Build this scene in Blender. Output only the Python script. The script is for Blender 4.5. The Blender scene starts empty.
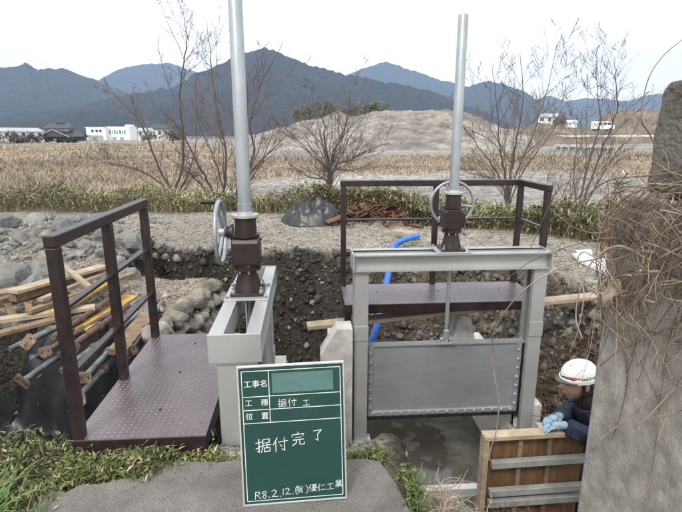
import bpy, bmesh, math, random
import numpy as np
from mathutils import Vector, Matrix, Quaternion
random.seed(7); RNG = np.random.default_rng(7)
PI = math.pi; R = math.radians
SC = bpy.context.scene; COL = SC.collection

# ------------------------------------------------------------------ camera, sky, sun, exposure
PITCH, YAW, FOC = R(13.8), R(-4.0), 492.0
CAM = np.array([0, 0, 1.6])
cd = bpy.data.cameras.new('camera'); cam = bpy.data.objects.new('camera', cd); COL.objects.link(cam)
cam.location = CAM; cam.rotation_euler = (PI/2 - PITCH, 0, YAW)
cd.sensor_fit = 'HORIZONTAL'; cd.sensor_width = 36; cd.lens = FOC/682*36
cd.clip_start = 0.05; cd.clip_end = 30000
SC.camera = cam

wd = bpy.data.worlds.new('World'); SC.world = wd; wd.use_nodes = True
nt = wd.node_tree; nt.nodes.clear()
out = nt.nodes.new('ShaderNodeOutputWorld')
sky = nt.nodes.new('ShaderNodeTexSky'); sky.sky_type = 'NISHITA'; sky.sun_disc = False
SUN_EL, SUN_AZ = R(48), R(205)                    # azimuth clockwise from +Y
sky.sun_elevation = SUN_EL; sky.sun_rotation = SUN_AZ; sky.dust_density = 3.0
bg1 = nt.nodes.new('ShaderNodeBackground'); bg1.inputs[1].default_value = 0.08
nt.links.new(sky.outputs[0], bg1.inputs[0])
bg2 = nt.nodes.new('ShaderNodeBackground'); bg2.inputs[1].default_value = 1.12   # closed, even cloud cover
tc = nt.nodes.new('ShaderNodeTexCoord'); cn = nt.nodes.new('ShaderNodeTexNoise')
cn.inputs['Scale'].default_value = 2.2; cn.inputs['Detail'].default_value = 3
cr = nt.nodes.new('ShaderNodeValToRGB')
cr.color_ramp.elements[0].color = (1.08, 1.075, 1.07, 1); cr.color_ramp.elements[1].color = (1.18, 1.165, 1.15, 1)
nt.links.new(tc.outputs['Generated'], cn.inputs['Vector']); nt.links.new(cn.outputs[0], cr.inputs[0])
nt.links.new(cr.outputs[0], bg2.inputs[0])
mx = nt.nodes.new('ShaderNodeMixShader'); mx.inputs[0].default_value = 0.88
nt.links.new(bg1.outputs[0], mx.inputs[1]); nt.links.new(bg2.outputs[0], mx.inputs[2]); nt.links.new(mx.outputs[0], out.inputs[0])

sl = bpy.data.lights.new('sun', 'SUN'); sun = bpy.data.objects.new('sun', sl); COL.objects.link(sun)
sl.energy = 1.5; sl.angle = R(12); sl.color = (1.0, 0.965, 0.91)
sd = Vector((math.sin(SUN_AZ)*math.cos(SUN_EL), math.cos(SUN_AZ)*math.cos(SUN_EL), math.sin(SUN_EL)))
sun.rotation_euler = sd.to_track_quat('Z', 'Y').to_euler(); sun.location = (0, 0, 30)
SC.view_settings.view_transform = 'Standard'; SC.view_settings.look = 'None'
SC.view_settings.exposure = 0.85; SC.view_settings.gamma = 1.0; SC.view_settings.use_curve_mapping = False
SC.cycles.volume_bounces = 0; SC.cycles.max_bounces = 5; SC.cycles.diffuse_bounces = 3; SC.cycles.glossy_bounces = 2

# ------------------------------------------------------------------ photograph pixel (682x512) -> ray
fw = np.array([-math.sin(YAW)*math.cos(PITCH), math.cos(YAW)*math.cos(PITCH), -math.sin(PITCH)])
rt = np.array([math.cos(YAW), math.sin(YAW), 0]); up = np.cross(rt, fw)
def ray(px, py): return fw + rt*(px-341)/FOC + up*(256-py)/FOC
def at_z(px, py, z): r = ray(px, py); return CAM + r*(z-CAM[2])/r[2]
def at_y(px, py, y): r = ray(px, py); return CAM + r*y/r[1]
def at_x(px, py, x): r = ray(px, py); return CAM + r*x/r[0]

# ------------------------------------------------------------------ noise
def _h(ix, iy, s):
    n = (ix*374761393 + iy*668265263 + s*974634777) & 0xffffffff
    n = ((n ^ (n >> 13))*1274126177) & 0xffffffff
    return ((n ^ (n >> 16)) & 0xffff)/65535.0
def vnoise(x, y, s=0):
    x = np.asarray(x, float); y = np.asarray(y, float)
    ix = np.floor(x).astype(np.int64); iy = np.floor(y).astype(np.int64)
    fx = x-ix; fy = y-iy; fx = fx*fx*(3-2*fx); fy = fy*fy*(3-2*fy)
    a = _h(ix, iy, s); b = _h(ix+1, iy, s); c = _h(ix, iy+1, s); d = _h(ix+1, iy+1, s)
    return (a*(1-fx)+b*fx)*(1-fy) + (c*(1-fx)+d*fx)*fy
def fbm(x, y, o=4, s=0):
    t = 0; a = .5; n = 0
    for k in range(o):
        t = t + a*vnoise(x*2**k, y*2**k, s+k); n += a; a *= .5
    return t/n*2-1

# ------------------------------------------------------------------ materials
MATS = {}
def mat(name, c, c2=None, rough=.8, metal=0., scale=4., bump=0., bscale=60., attr=None, spec=.4, detail=5., stretch=None, obj=False, contrast=(.35, .68), trans=0., bdist=.01, mottle=None, rnd=0.):
    if name in MATS: return MATS[name]
    m = bpy.data.materials.new(name); m.use_nodes = True; MATS[name] = m
    n = m.node_tree.nodes; l = m.node_tree.links; b = n['Principled BSDF']
    b.inputs['Roughness'].default_value = rough; b.inputs['Metallic'].default_value = metal
    b.inputs['Specular IOR Level'].default_value = spec
    if obj:
        g = n.new('ShaderNodeTexCoord'); vec = g.outputs['Object']
    else:
        g = n.new('ShaderNodeNewGeometry'); vec = g.outputs['Position']
    if stretch:
        mp = n.new('ShaderNodeMapping'); mp.inputs['Scale'].default_value = stretch; l.new(vec, mp.inputs[0]); vec = mp.outputs[0]
    no = n.new('ShaderNodeTexNoise'); no.inputs['Scale'].default_value = scale; no.inputs['Detail'].default_value = detail
    no.inputs['Roughness'].default_value = .65; l.new(vec, no.inputs['Vector'])
    rp = n.new('ShaderNodeValToRGB'); rp.color_ramp.elements[0].position = contrast[0]; rp.color_ramp.elements[1].position = contrast[1]
    if c2 is None: c2 = tuple(x*.6 for x in c)
    rp.color_ramp.elements[0].color = (*c2, 1); rp.color_ramp.elements[1].color = (*c, 1)
    l.new(no.outputs[0], rp.inputs[0]); col = rp.outputs[0]
    if attr:
        at = n.new('ShaderNodeAttribute'); at.attribute_name = attr
        mm = n.new('ShaderNodeMix'); mm.data_type = 'RGBA'; mm.blend_type = 'MULTIPLY'; mm.inputs[0].default_value = 1
        l.new(at.outputs['Color'], mm.inputs[6]); l.new(col, mm.inputs[7]); col = mm.outputs[2]
    def mul(col, fac):
        q_ = n.new('ShaderNodeMix'); q_.data_type = 'RGBA'; q_.blend_type = 'MULTIPLY'; q_.inputs[0].default_value = 1
        l.new(col, q_.inputs[6]); l.new(fac, q_.inputs[7]); return q_.outputs[2]
    if mottle:
        g2 = n.new('ShaderNodeNewGeometry'); n2_ = n.new('ShaderNodeTexNoise'); n2_.inputs['Scale'].default_value = mottle[0]; n2_.inputs['Detail'].default_value = 9; n2_.inputs['Roughness'].default_value = .7
        l.new(g2.outputs['Position'], n2_.inputs['Vector']); r2_ = n.new('ShaderNodeValToRGB'); r2_.color_ramp.elements[0].position = .36; r2_.color_ramp.elements[1].position = .66
        r2_.color_ramp.elements[0].color = (1-mottle[1],)*3+(1,); r2_.color_ramp.elements[1].color = (1+mottle[1]*.6,)*3+(1,); l.new(n2_.outputs[0], r2_.inputs[0]); col = mul(col, r2_.outputs[0])
        rr_m = n.new('ShaderNodeMapRange'); rr_m.inputs[3].default_value = max(rough-.12*mottle[1]*2, .05); rr_m.inputs[4].default_value = min(rough+.12*mottle[1]*2, 1); l.new(n2_.outputs[0], rr_m.inputs[0]); l.new(rr_m.outputs[0], b.inputs['Roughness'])
    if rnd:
        oi = n.new('ShaderNodeObjectInfo'); r3 = n.new('ShaderNodeValToRGB'); r3.color_ramp.elements[0].color = (1-rnd, 1-rnd, 1-rnd*.95, 1); r3.color_ramp.elements[1].color = (1+rnd, 1+rnd*.92, 1+rnd*.78, 1)
        l.new(oi.outputs['Random'], r3.inputs[0]); col = mul(col, r3.outputs[0])
    l.new(col, b.inputs['Base Color'])
    if bump:
        nb = n.new('ShaderNodeTexNoise'); nb.inputs['Scale'].default_value = bscale; nb.inputs['Detail'].default_value = 4; l.new(vec, nb.inputs['Vector'])
        bp = n.new('ShaderNodeBump'); bp.inputs['Strength'].default_value = bump; bp.inputs['Distance'].default_value = bdist
        l.new(nb.outputs[0], bp.inputs['Height']); l.new(bp.outputs[0], b.inputs['Normal'])
    if trans: b.inputs['Transmission Weight'].default_value = trans
    return m

def gravel_mat(name, vs=38., bump=.8, dist=.02):
    """vertex colour * pebble cells"""
    m = bpy.data.materials.new(name); m.use_nodes = True; MATS[name] = m
    n = m.node_tree.nodes; l = m.node_tree.links; b = n['Principled BSDF']
    b.inputs['Roughness'].default_value = .9; b.inputs['Specular IOR Level'].default_value = .2
    g = n.new('ShaderNodeNewGeometry')
    v = n.new('ShaderNodeTexVoronoi'); v.inputs['Scale'].default_value = vs; l.new(g.outputs['Position'], v.inputs['Vector'])
    hs = n.new('ShaderNodeSeparateColor'); l.new(v.outputs['Color'], hs.inputs[0])
    rp = n.new('ShaderNodeValToRGB'); rp.color_ramp.elements[0].color = (.5, .5, .5, 1); rp.color_ramp.elements[1].color = (1.3, 1.28, 1.25, 1)
    l.new(hs.outputs[0], rp.inputs[0])
    no = n.new('ShaderNodeTexNoise'); no.inputs['Scale'].default_value = vs*.09; no.inputs['Detail'].default_value = 8; no.inputs['Roughness'].default_value = .7
    l.new(g.outputs['Position'], no.inputs['Vector'])
    r2 = n.new('ShaderNodeValToRGB'); r2.color_ramp.elements[0].position = .3; r2.color_ramp.elements[1].position = .7
    r2.color_ramp.elements[0].color = (.62, .62, .62, 1); r2.color_ramp.elements[1].color = (1.25, 1.25, 1.25, 1); l.new(no.outputs[0], r2.inputs[0])
    at = n.new('ShaderNodeAttribute'); at.attribute_name = 'Col'
    a = n.new('ShaderNodeMix'); a.data_type = 'RGBA'; a.blend_type = 'MULTIPLY'; a.inputs[0].default_value = 1
    l.new(at.outputs['Color'], a.inputs[6]); l.new(rp.outputs[0], a.inputs[7])
    c = n.new('ShaderNodeMix'); c.data_type = 'RGBA'; c.blend_type = 'MULTIPLY'; c.inputs[0].default_value = 1
    l.new(a.outputs[2], c.inputs[6]); l.new(r2.outputs[0], c.inputs[7]); l.new(c.outputs[2], b.inputs['Base Color'])
    bp = n.new('ShaderNodeBump'); bp.inputs['Strength'].default_value = bump; bp.inputs['Distance'].default_value = dist; bp.invert = True
    ad = n.new('ShaderNodeMath'); ad.operation = 'SUBTRACT'; l.new(v.outputs['Distance'], ad.inputs[0]); l.new(no.outputs[0], ad.inputs[1])
    l.new(ad.outputs[0], bp.inputs['Height']); l.new(bp.outputs[0], b.inputs['Normal'])
    return m

STEEL = mat('galvanised_steel', (.44, .445, .44), (.385, .39, .385), rough=.40, metal=.45, scale=2, mottle=(1.6, .07), bump=.02, bscale=150)
LEAFM = mat('stainless_plate', (.50, .51, .525), (.44, .45, .465), rough=.34, metal=.65, mottle=(1.2, .12), scale=3, stretch=(1, 1, 6), bump=.02, bscale=60)
POLE = mat('galvanised_tube', (.33, .355, .375), (.25, .27, .285), rough=.42, metal=.5, scale=12, stretch=(1, 1, .3))
BROWN = mat('brown_paint', (.026, .0148, .0162), (.017, .010, .011), mottle=(7, .3), rough=.38, scale=14, spec=.5, bump=.03, bscale=90)
BROWNG = mat('brown_gear_paint', (.024, .0115, .0118), (.014, .0075, .0078), rough=.42, scale=22, spec=.5, bump=.08, bscale=120)
TREAD = mat('worn_tread_sheen', (.25, .21, .22), (.14, .115, .12), rough=.3, scale=6, spec=.9)  # pale from wear, with sky reflection also painted into the lozenge colour
DECK = mat('brown_checker_paint', (.105, .081, .087), (.07, .053, .058), rough=.36, mottle=(2.6, .38), scale=3.5, spec=.9, bump=.05, bscale=60)
BOLT = mat('zinc_bolt', (.6, .6, .58), (.4, .4, .4), rough=.35, metal=.8, scale=30)
BLACK = mat('black_rubber', (.018, .018, .02), (.01, .01, .011), rough=.5, scale=10)
CONC = mat('pale_concrete', (.50, .49, .465), (.37, .36, .34), rough=.88, scale=5, bump=.25, bscale=90, mottle=(2.5, .25))
SLABM = mat('rough_slab_concrete', (.285, .268, .242), (.135, .127, .115), rough=.95, scale=130, bump=1.0, bscale=190, detail=10, contrast=(.36, .64), bdist=.014, mottle=(3.5, .32))
PIER = mat('weathered_concrete', (.36, .338, .297), (.19, .176, .15), rough=.92, scale=4, bump=.45, bscale=70, detail=10, stretch=(1, 1, .6), contrast=(.3, .66), mottle=(14, .34))
WOOD = mat('pale_timber', rnd=.15, mottle=(6, .2), c=(.40, .325, .235), c2=(.27, .21, .145), rough=.75, scale=5, stretch=(1.5, 1.5, 6), bump=.15, bscale=40)
WOODO = mat('weathered_timber', (.27, .19, .12), (.14, .095, .06), rnd=.25, mottle=(5, .3), rough=.8, scale=7, stretch=(1, 3, 5), bump=.2, bscale=50)
WOODY = mat('yellow_coated_board', (.50, .32, .075), (.36, .22, .055), rough=.65, scale=8, mottle=(7, .3))
PLY = mat('plywood', (.175, .098, .05), (.095, .052, .027), rough=.6, scale=4, stretch=(6, 1, 1), bump=.1, bscale=40)
GREYBAT = mat('zinc_batten', (.36, .37, .35), (.24, .245, .23), rough=.6, metal=.2, scale=9)
PIPEG = mat('grey_pipe', (.20, .215, .22), (.10, .105, .105), mottle=(9, .3), rough=.5, metal=.4, scale=11)
RUST = mat('rusty_iron', (.155, .10, .074), (.065, .04, .03), rough=.85, scale=16, bump=.3, bscale=80)
RUSTP = mat('rust_stained_plate', (.25, .18, .13), (.075, .045, .031), rnd=.3, rough=.8, scale=18, bump=.2, bscale=80)
PLASTIC = mat('black_plastic_sheet', (.016, .018, .021), (.008, .009, .011), rough=.4, scale=8, spec=.5)
BARK = mat('bark_debris', (.175, .085, .05), (.06, .032, .021), rnd=.45, rough=.85, scale=9, bump=.4, bscale=60)
BLUEH = mat('blue_hose', (.035, .16, .55), (.025, .11, .42), rough=.4, scale=6)
ROCK = mat('grey_rock', (.235, .235, .228), (.10, .104, .10), rough=.9, scale=5, bump=.8, bscale=26, detail=9, rnd=.35, bdist=.02)
STONE = mat('wall_stone', (.26, .245, .21), (.11, .10, .085), rough=.92, scale=6, bump=.8, bscale=30, detail=9, rnd=.3, bdist=.02)
GRAV = gravel_mat('gravel_earth'); FGRAV = gravel_mat('river_plain', 3.0, .5, .1)
TWIG = mat('bare_bark', (.10, .082, .07), (.05, .041, .036), rough=.9, scale=7, bump=.3, bscale=40)
TWIGT = mat('young_twigs', (.17, .14, .125), (.10, .082, .074), rough=.9, scale=3)
VINE = mat('dry_vine', (.23, .175, .13), (.09, .064, .046), rough=.9, scale=9, contrast=(.4, .62))
VINEP = mat('pale_dry_vine', (.42, .345, .265), (.26, .205, .15), rough=.9, scale=10)
ROOT = mat('brown_roots', (.16, .098, .058), (.06, .036, .023), rough=.95, scale=10)
GRASS = mat('grass_blade', (1.15, 1.15, 1.15), (.7, .7, .7), rough=.7, scale=6, attr='Col')
HAY = mat('dry_grass', (1.15, 1.15, 1.15), (.72, .72, .72), rough=.9, scale=.12, attr='Col')
WHITE = mat('white_sheet', (.78, .79, .8), (.68, .69, .7), rough=.5, scale=6)
FOREST = mat('forest_slope', (.050, .045, .040), (.016, .019, .018), rough=1, scale=.045, detail=8, spec=0, contrast=(.36, .66), bump=.6, bscale=.07, bdist=9, mottle=(.004, .25))
FARFOREST = mat('far_forest_slope', (.035, .035, .032), (.018, .02, .019), rough=1, scale=.02, detail=8, spec=0, bump=.5, bscale=.03, bdist=14)
HEAPM = mat('gravel_heap_earth', (.335, .312, .272), (.17, .158, .137), rough=1, mottle=(.07, .3), contrast=(.38, .62), scale=.35, detail=12, spec=.1, bump=1, bscale=.5, bdist=1.6, stretch=(1, 1, 2.2))
HEAPB = mat('brown_heap_earth', (.24, .20, .16), (.12, .10, .08), rough=1, scale=.15, detail=12, spec=.1, bump=1, bscale=.6, bdist=1.2)
WATER = mat('shallow_water', (.06, .055, .045), (.05, .045, .038), rough=.06, scale=2, spec=.6)
CHALKG = mat('green_board', (.0115, .052, .045), (.0095, .042, .037), rough=.5, scale=7, contrast=(.3, .7))
CHALK = mat('white_chalk', (.72, .74, .73), (.55, .6, .58), rough=.9, scale=60)
SMUDGE = mat('chalk_smudge', (.085, .165, .16), (.07, .14, .135), rough=.8, scale=9, stretch=(1, 1, 6))
ALU = mat('aluminium_edge', (.55, .56, .55), (.42, .43, .42), rough=.45, metal=.4, scale=20)

# ------------------------------------------------------------------ mesh builder
ORI = {}
def setp(o, label=None, cat=None, group=None, kind=None):
    if label: o['label'] = label
    if cat: o['category'] = cat
    if group: o['group'] = group
    if kind: o['kind'] = kind
    return o
def thing(name, label, cat, loc=(0, 0, 0), rotz=0, group=None):
    o = bpy.data.objects.new(name, None); COL.objects.link(o); o.empty_display_size = .1
    o.location = loc; o.rotation_euler = (0, 0, rotz); ORI[o.name] = (Vector(loc), rotz)
    return setp(o, label, cat, group)
def frame(z, x=None):
    z = Vector(z).normalized()
    a = Vector(x) if x is not None else (Vector((0, 0, 1)) if abs(z.z) < .9 else Vector((1, 0, 0)))
    y = z.cross(a)
    if y.length < 1e-6: y = z.cross(Vector((0, 1, 0)))
    y.normalize(); xx = y.cross(z).normalized()
    return xx, y, z

class MB:
    def __init__(s): s.v = []; s.f = []; s.mi = []
    def add(s, vs, fs, m=0):
        k = len(s.v); s.v += [Vector(a) for a in vs]
        s.f += [tuple(i+k for i in f) for f in fs]; s.mi += [m]*len(fs); return s
    def box(s, x0, x1, y0, y1, z0, z1, m=0):
        return s.add([(x, y, z) for z in (z0, z1) for y in (y0, y1) for x in (x0, x1)],
                     [(0, 2, 3, 1), (4, 5, 7, 6), (0, 1, 5, 4), (2, 6, 7, 3), (0, 4, 6, 2), (1, 3, 7, 5)], m)
    def bar(s, p0, p1, w, h, upv=(0, 0, 1), m=0, taper=1.0):
        p0 = Vector(p0); p1 = Vector(p1); d = (p1-p0).normalized(); u = Vector(upv); sd_ = d.cross(u).normalized(); u = sd_.cross(d)
        vs = []
        for p, t in ((p0, 1), (p1, taper)):
            for a, b in ((-1, -1), (1, -1), (1, 1), (-1, 1)): vs.append(p + sd_*a*w/2*t + u*b*h/2*t)
        return s.add(vs, [(0, 1, 2, 3), (7, 6, 5, 4), (0, 4, 5, 1), (1, 5, 6, 2), (2, 6, 7, 3), (3, 7, 4, 0)], m)
    def tube(s, pts, rad, n=6, cap=True, m=0):
        pts = [Vector(p) for p in pts]; k = len(pts)
        if not hasattr(rad, '__len__'): rad = [rad]*k
        vs = []; prev = None
        for i, p in enumerate(pts):
            d = pts[min(i+1, k-1)] - pts[max(i-1, 0)]
            if d.length < 1e-9: d = Vector((0, 0, 1))
            x, y, z = frame(d, prev); prev = x
            for j in range(n):
                a = 2*PI*j/n; vs.append(p + (x*math.cos(a)+y*math.sin(a))*rad[i])
        fs = [(i*n+j, i*n+(j+1) % n, (i+1)*n+(j+1) % n, (i+1)*n+j) for i in range(k-1) for j in range(n)]
        if cap: fs += [tuple(range(n-1, -1, -1)), tuple(range((k-1)*n, k*n))]
        return s.add(vs, fs, m)
    def lathe(s, c, axis, prof, n=20, m=0):
        c = Vector(c); x, y, z = frame(axis); vs = []; k = len(prof)
        for t, r in prof:
            for j in range(n):
                a = 2*PI*j/n; vs.append(c + z*t + (x*math.cos(a)+y*math.sin(a))*max(r, 1e-4))
        fs = [(i*n+j, i*n+(j+1) % n, (i+1)*n+(j+1) % n, (i+1)*n+j) for i in range(k-1) for j in range(n)]
        fs += [tuple(range(n-1, -1, -1)), tuple(range((k-1)*n, k*n))]
        return s.add(vs, fs, m)
    def torus(s, c, axis, RR, r, n=40, k=8, m=0):
        c = Vector(c); x, y, z = frame(axis); vs = []
        for i in range(n):
            a = 2*PI*i/n; d = x*math.cos(a)+y*math.sin(a)
            for j in range(k):
                b = 2*PI*j/k; vs.append(c + d*(RR+r*math.cos(b)) + z*r*math.sin(b))
        return s.add(vs, [(i*k+j, ((i+1) % n)*k+j, ((i+1) % n)*k+(j+1) % k, i*k+(j+1) % k) for i in range(n) for j in range(k)], m)
    def prism(s, poly, o, ux, uy, uz, m=0):
        """poly in (ux,uy) plane from o, extruded along vector uz"""
        o = Vector(o); ux = Vector(ux); uy = Vector(uy); uz = Vector(uz); n = len(poly)
        vs = [o+ux*a+uy*b for a, b in poly] + [o+ux*a+uy*b+uz for a, b in poly]
        return s.add(vs, [tuple(range(n-1, -1, -1)), tuple(range(n, 2*n))] + [(i, (i+1) % n, n+(i+1) % n, n+i) for i in range(n)], m)
    def build(s, name, mt, parent=None, world=False, smooth=False, bevel=0., kind=None):
        me = bpy.data.meshes.new(name); vs = s.v
        o = bpy.data.objects.new(name, me); COL.objects.link(o)
        if parent is not None:
            o.parent = parent; L, rz = ORI[parent.name]; ORI[o.name] = (L, rz)
            if world:
                M = Matrix.Rotation(-rz, 3, 'Z'); vs = [M @ (v-L) for v in vs]
        else:
            xs = [v.x for v in vs]; ys = [v.y for v in vs]; c = Vector(((min(xs)+max(xs))/2, (min(ys)+max(ys))/2, min(v.z for v in vs)))
            vs = [v-c for v in vs]; o.location = c; ORI[o.name] = (c, 0)
        me.from_pydata([tuple(v) for v in vs], [], s.f)
        mts = mt if isinstance(mt, (list, tuple)) else [mt]
        for q in mts: me.materials.append(q)
        if len(mts) > 1: me.polygons.foreach_set('material_index', s.mi)
        bm = bmesh.new(); bm.from_mesh(me); bmesh.ops.recalc_face_normals(bm, faces=bm.faces); bm.to_mesh(me); bm.free()
        if smooth:
            me.polygons.foreach_set('use_smooth', [True]*len(me.polygons))
            try: me.set_sharp_from_angle(angle=R(38))
            except Exception: pass
        if bevel:
            b = o.modifiers.new('bevel', 'BEVEL'); b.width = bevel; b.segments = 2; b.limit_method = 'ANGLE'; b.angle_limit = R(40)
            b.harden_normals = False
        if kind: o['kind'] = kind
        return o

def mesh_np(name, V, F, mt, cols=None, smooth=False, parent=None, kind=None):
    """fast mesh from numpy: V (n,3), F (m,k); cols per vertex (n,3)"""
    me = bpy.data.meshes.new(name); n = len(V); m, k = F.shape
    me.vertices.add(n); me.vertices.foreach_set('co', np.ascontiguousarray(V, np.float32).ravel())
    me.loops.add(m*k); me.loops.foreach_set('vertex_index', np.ascontiguousarray(F, np.int32).ravel())
    me.polygons.add(m); me.polygons.foreach_set('loop_start', np.arange(0, m*k, k, dtype=np.int32))
    if smooth: me.polygons.foreach_set('use_smooth', np.ones(m, bool))
    me.update(calc_edges=True)
    if cols is not None:
        a = me.color_attributes.new('Col', 'FLOAT_COLOR', 'POINT')
        c4 = np.ones((n, 4), np.float32); c4[:, :3] = cols; a.data.foreach_set('color', c4.ravel())
    me.materials.append(mt)
    o = bpy.data.objects.new(name, me); COL.objects.link(o)
    if parent is not None: o.parent = parent
    if kind: o['kind'] = kind
    return o

# ------------------------------------------------------------------ terrain heights
def ybank(x): return np.interp(x, [-30, -10, -6, -1.4, .6, 1.9, 4.4, 8, 30], [11.5, 11.2, 10.8, 10.4, 9.7, 8.9, 7.2, 5.4, -4])
def pit(x, y, x0, x1, y0, y1, dep, wl, wr, wf, wb, p=1.0):
    dx = np.maximum(np.maximum((x0-x)/wl, (x-x1)/wr), 0); dy = np.maximum(np.maximum((y0-y)/wf, (y-y1)/wb), 0)
    t = np.clip(np.hypot(dx, dy), 0, 1); t = t**p
    return -dep*(1-t)
def height(x, y, detail=True, parts=False):
    x = np.asarray(x, float); y = np.asarray(y, float)
    wx = x + .24*fbm(x*2.2, y*2.2, 4, 11); wy = y + .24*fbm(x*2.2, y*2.2, 4, 23)
    ps = [pit(wx, wy, -.75, 1.95, 3.2, 5.95, 1.95, .4, 1.0, .5, 1.0, 1.3), pit(wx, wy, -.75, 1.0, 2.6, 3.3, 1.7, .4, .4, .25, .3),
          pit(x, y, .82, 2.7, .2, 3.15, 1.5, .34, .5, .2, .55), pit(wx, wy, .66, 2.0, 3.0, 4.3, 1.9, .16, .55, .3, .3),
          pit(wx, wy, -1.85, .2, 5.95, 6.3, 1.0, .5, .5, .4, .75, 1.5),
          pit(wx, wy, -2.95, -1.3, 2.85, 4.0, 1.0, .4, .3, .3, .35),
          pit(x, y, -1.35, -.5, 2.6, 3.55, 1.3, .2, .2, .15, .25)]
    p = np.minimum.reduce(ps)
    g = .05*fbm(x*.6, y*.6, 4, 3) + .035*fbm(x*3.1, y*3.1, 3, 5)*(y > 2.5)
    heap = .42*np.exp(-((x+4.6)/1.9)**2 - ((y-7.0)/1.3)**2) + .22*np.exp(-((x+2.9)/.8)**2-((y-6.6)/.9)**2)
    rise = .16*np.exp(-((x-.3)/1.6)**2 - ((y-9.2)/.6)**2)
    mound = .0
    q = np.clip((y-(ybank(x)+.4))/4.5, 0, 1); drop = -1.75*q*q*(3-2*q)
    rough = (.22*fbm(x*2.9, y*2.9, 6, 41)+.10*np.abs(fbm(x*8, y*8, 3, 43)))*np.clip(-p*4, 0, 1)*np.clip((1.8+p)*4, .22, 1)
    z = p + g*np.where(p < -.3, .4, 1) + heap*(1+.3*fbm(x*2, y*2, 3, 61)) + rise + drop + rough
    z = np.where((y < 2.45) & (p > -.05), np.minimum(z, -.045), z)
    if parts: return z, p, q
    return z
def hz(x, y): return float(height(np.array([x]), np.array([y]))[0])
def far_h(x, y):
    r = np.hypot(x, y)
    return -1.75 + .25*fbm(x*.05, y*.05, 3, 71) + np.clip((r-95)/60, 0, 1)*1.5
def ground(px, py, y0=2.0, y1=40):
    """march the photo ray through pixel to the terrain"""
    r = ray(px, py); ts = np.linspace(y0/r[1], y1/r[1], 1500); P = CAM + ts[:, None]*r
    h = height(P[:, 0], P[:, 1]); k = np.argmax(P[:, 2] < h)
    return Vector((P[k, 0], P[k, 1], h[k]))

def axis(segs):
    a = []
    for x0, x1, st in segs: a.append(np.arange(x0, x1-1e-6, st))
    return np.concatenate(a + [[segs[-1][1]]])
xs = axis([(-30, -9, .7), (-9, -4.5, .16), (-4.5, 4.5, .05), (4.5, 9, .16), (9, 30, .7)])
ys = axis([(-8, .2, .5), (.2, 8.6, .05), (8.6, 12, .1), (12, 20, .4)])
X, Y = np.meshgrid(xs, ys); Z, Pp, Qq = height(X, Y, parts=True)
nx, ny = len(xs), len(ys)
V = np.stack([X.ravel(), Y.ravel(), Z.ravel()], 1)
ii = np.arange((ny-1)*nx).reshape(ny-1, nx)[:, :-1].ravel(); F = np.stack([ii, ii+1, ii+1+nx, ii+nx], 1)
n1 = fbm(V[:, 0]*.9, V[:, 1]*.9, 4, 91)[:, None]; n2 = fbm(V[:, 0]*4, V[:, 1]*4, 4, 95)[:, None]
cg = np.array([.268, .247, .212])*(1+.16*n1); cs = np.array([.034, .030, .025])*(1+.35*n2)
mud = np.array([.075, .067, .053])*(1+.25*n2); tan = np.array([.23, .195, .148])*(1+.2*n1)
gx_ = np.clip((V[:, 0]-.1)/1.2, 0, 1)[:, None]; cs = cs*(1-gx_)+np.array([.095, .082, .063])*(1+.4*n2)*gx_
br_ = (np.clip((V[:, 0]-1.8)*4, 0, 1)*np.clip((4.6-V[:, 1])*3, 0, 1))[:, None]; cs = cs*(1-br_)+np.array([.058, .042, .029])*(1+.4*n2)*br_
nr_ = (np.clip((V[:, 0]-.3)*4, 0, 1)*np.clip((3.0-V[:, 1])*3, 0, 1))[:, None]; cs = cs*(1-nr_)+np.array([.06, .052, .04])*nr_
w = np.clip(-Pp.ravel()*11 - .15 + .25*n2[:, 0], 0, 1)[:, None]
flo = np.clip((-Pp.ravel()-1.75)*12, 0, 1)[:, None]
bz = (np.exp(-((V[:, 0]+1.75)/.75)**2-((V[:, 1]-4.75)/.75)**2))[:, None]
cgm = cg*(1-np.clip(bz*1.5, 0, 1)) + tan*np.clip(bz*1.5, 0, 1)
hpm = np.clip(.9*np.exp(-((V[:, 0]+4.6)/2.2)**2-((V[:, 1]-6.6)/1.4)**2), 0, 1)[:, None]
cgm = cgm*(1-.45*hpm)
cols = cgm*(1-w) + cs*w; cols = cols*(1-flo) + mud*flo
cols = cols*(1-Qq.ravel()[:, None]) + np.array([.27, .24, .14])*Qq.ravel()[:, None]
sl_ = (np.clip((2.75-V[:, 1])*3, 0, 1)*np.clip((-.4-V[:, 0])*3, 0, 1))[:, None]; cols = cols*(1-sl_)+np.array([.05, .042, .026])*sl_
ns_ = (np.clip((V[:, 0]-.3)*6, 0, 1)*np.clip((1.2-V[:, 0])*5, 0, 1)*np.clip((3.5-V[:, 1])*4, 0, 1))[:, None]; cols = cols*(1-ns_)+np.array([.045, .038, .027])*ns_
gb = mesh_np('gravel_ground', V, F, GRAV, cols, True, kind='structure')

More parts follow.
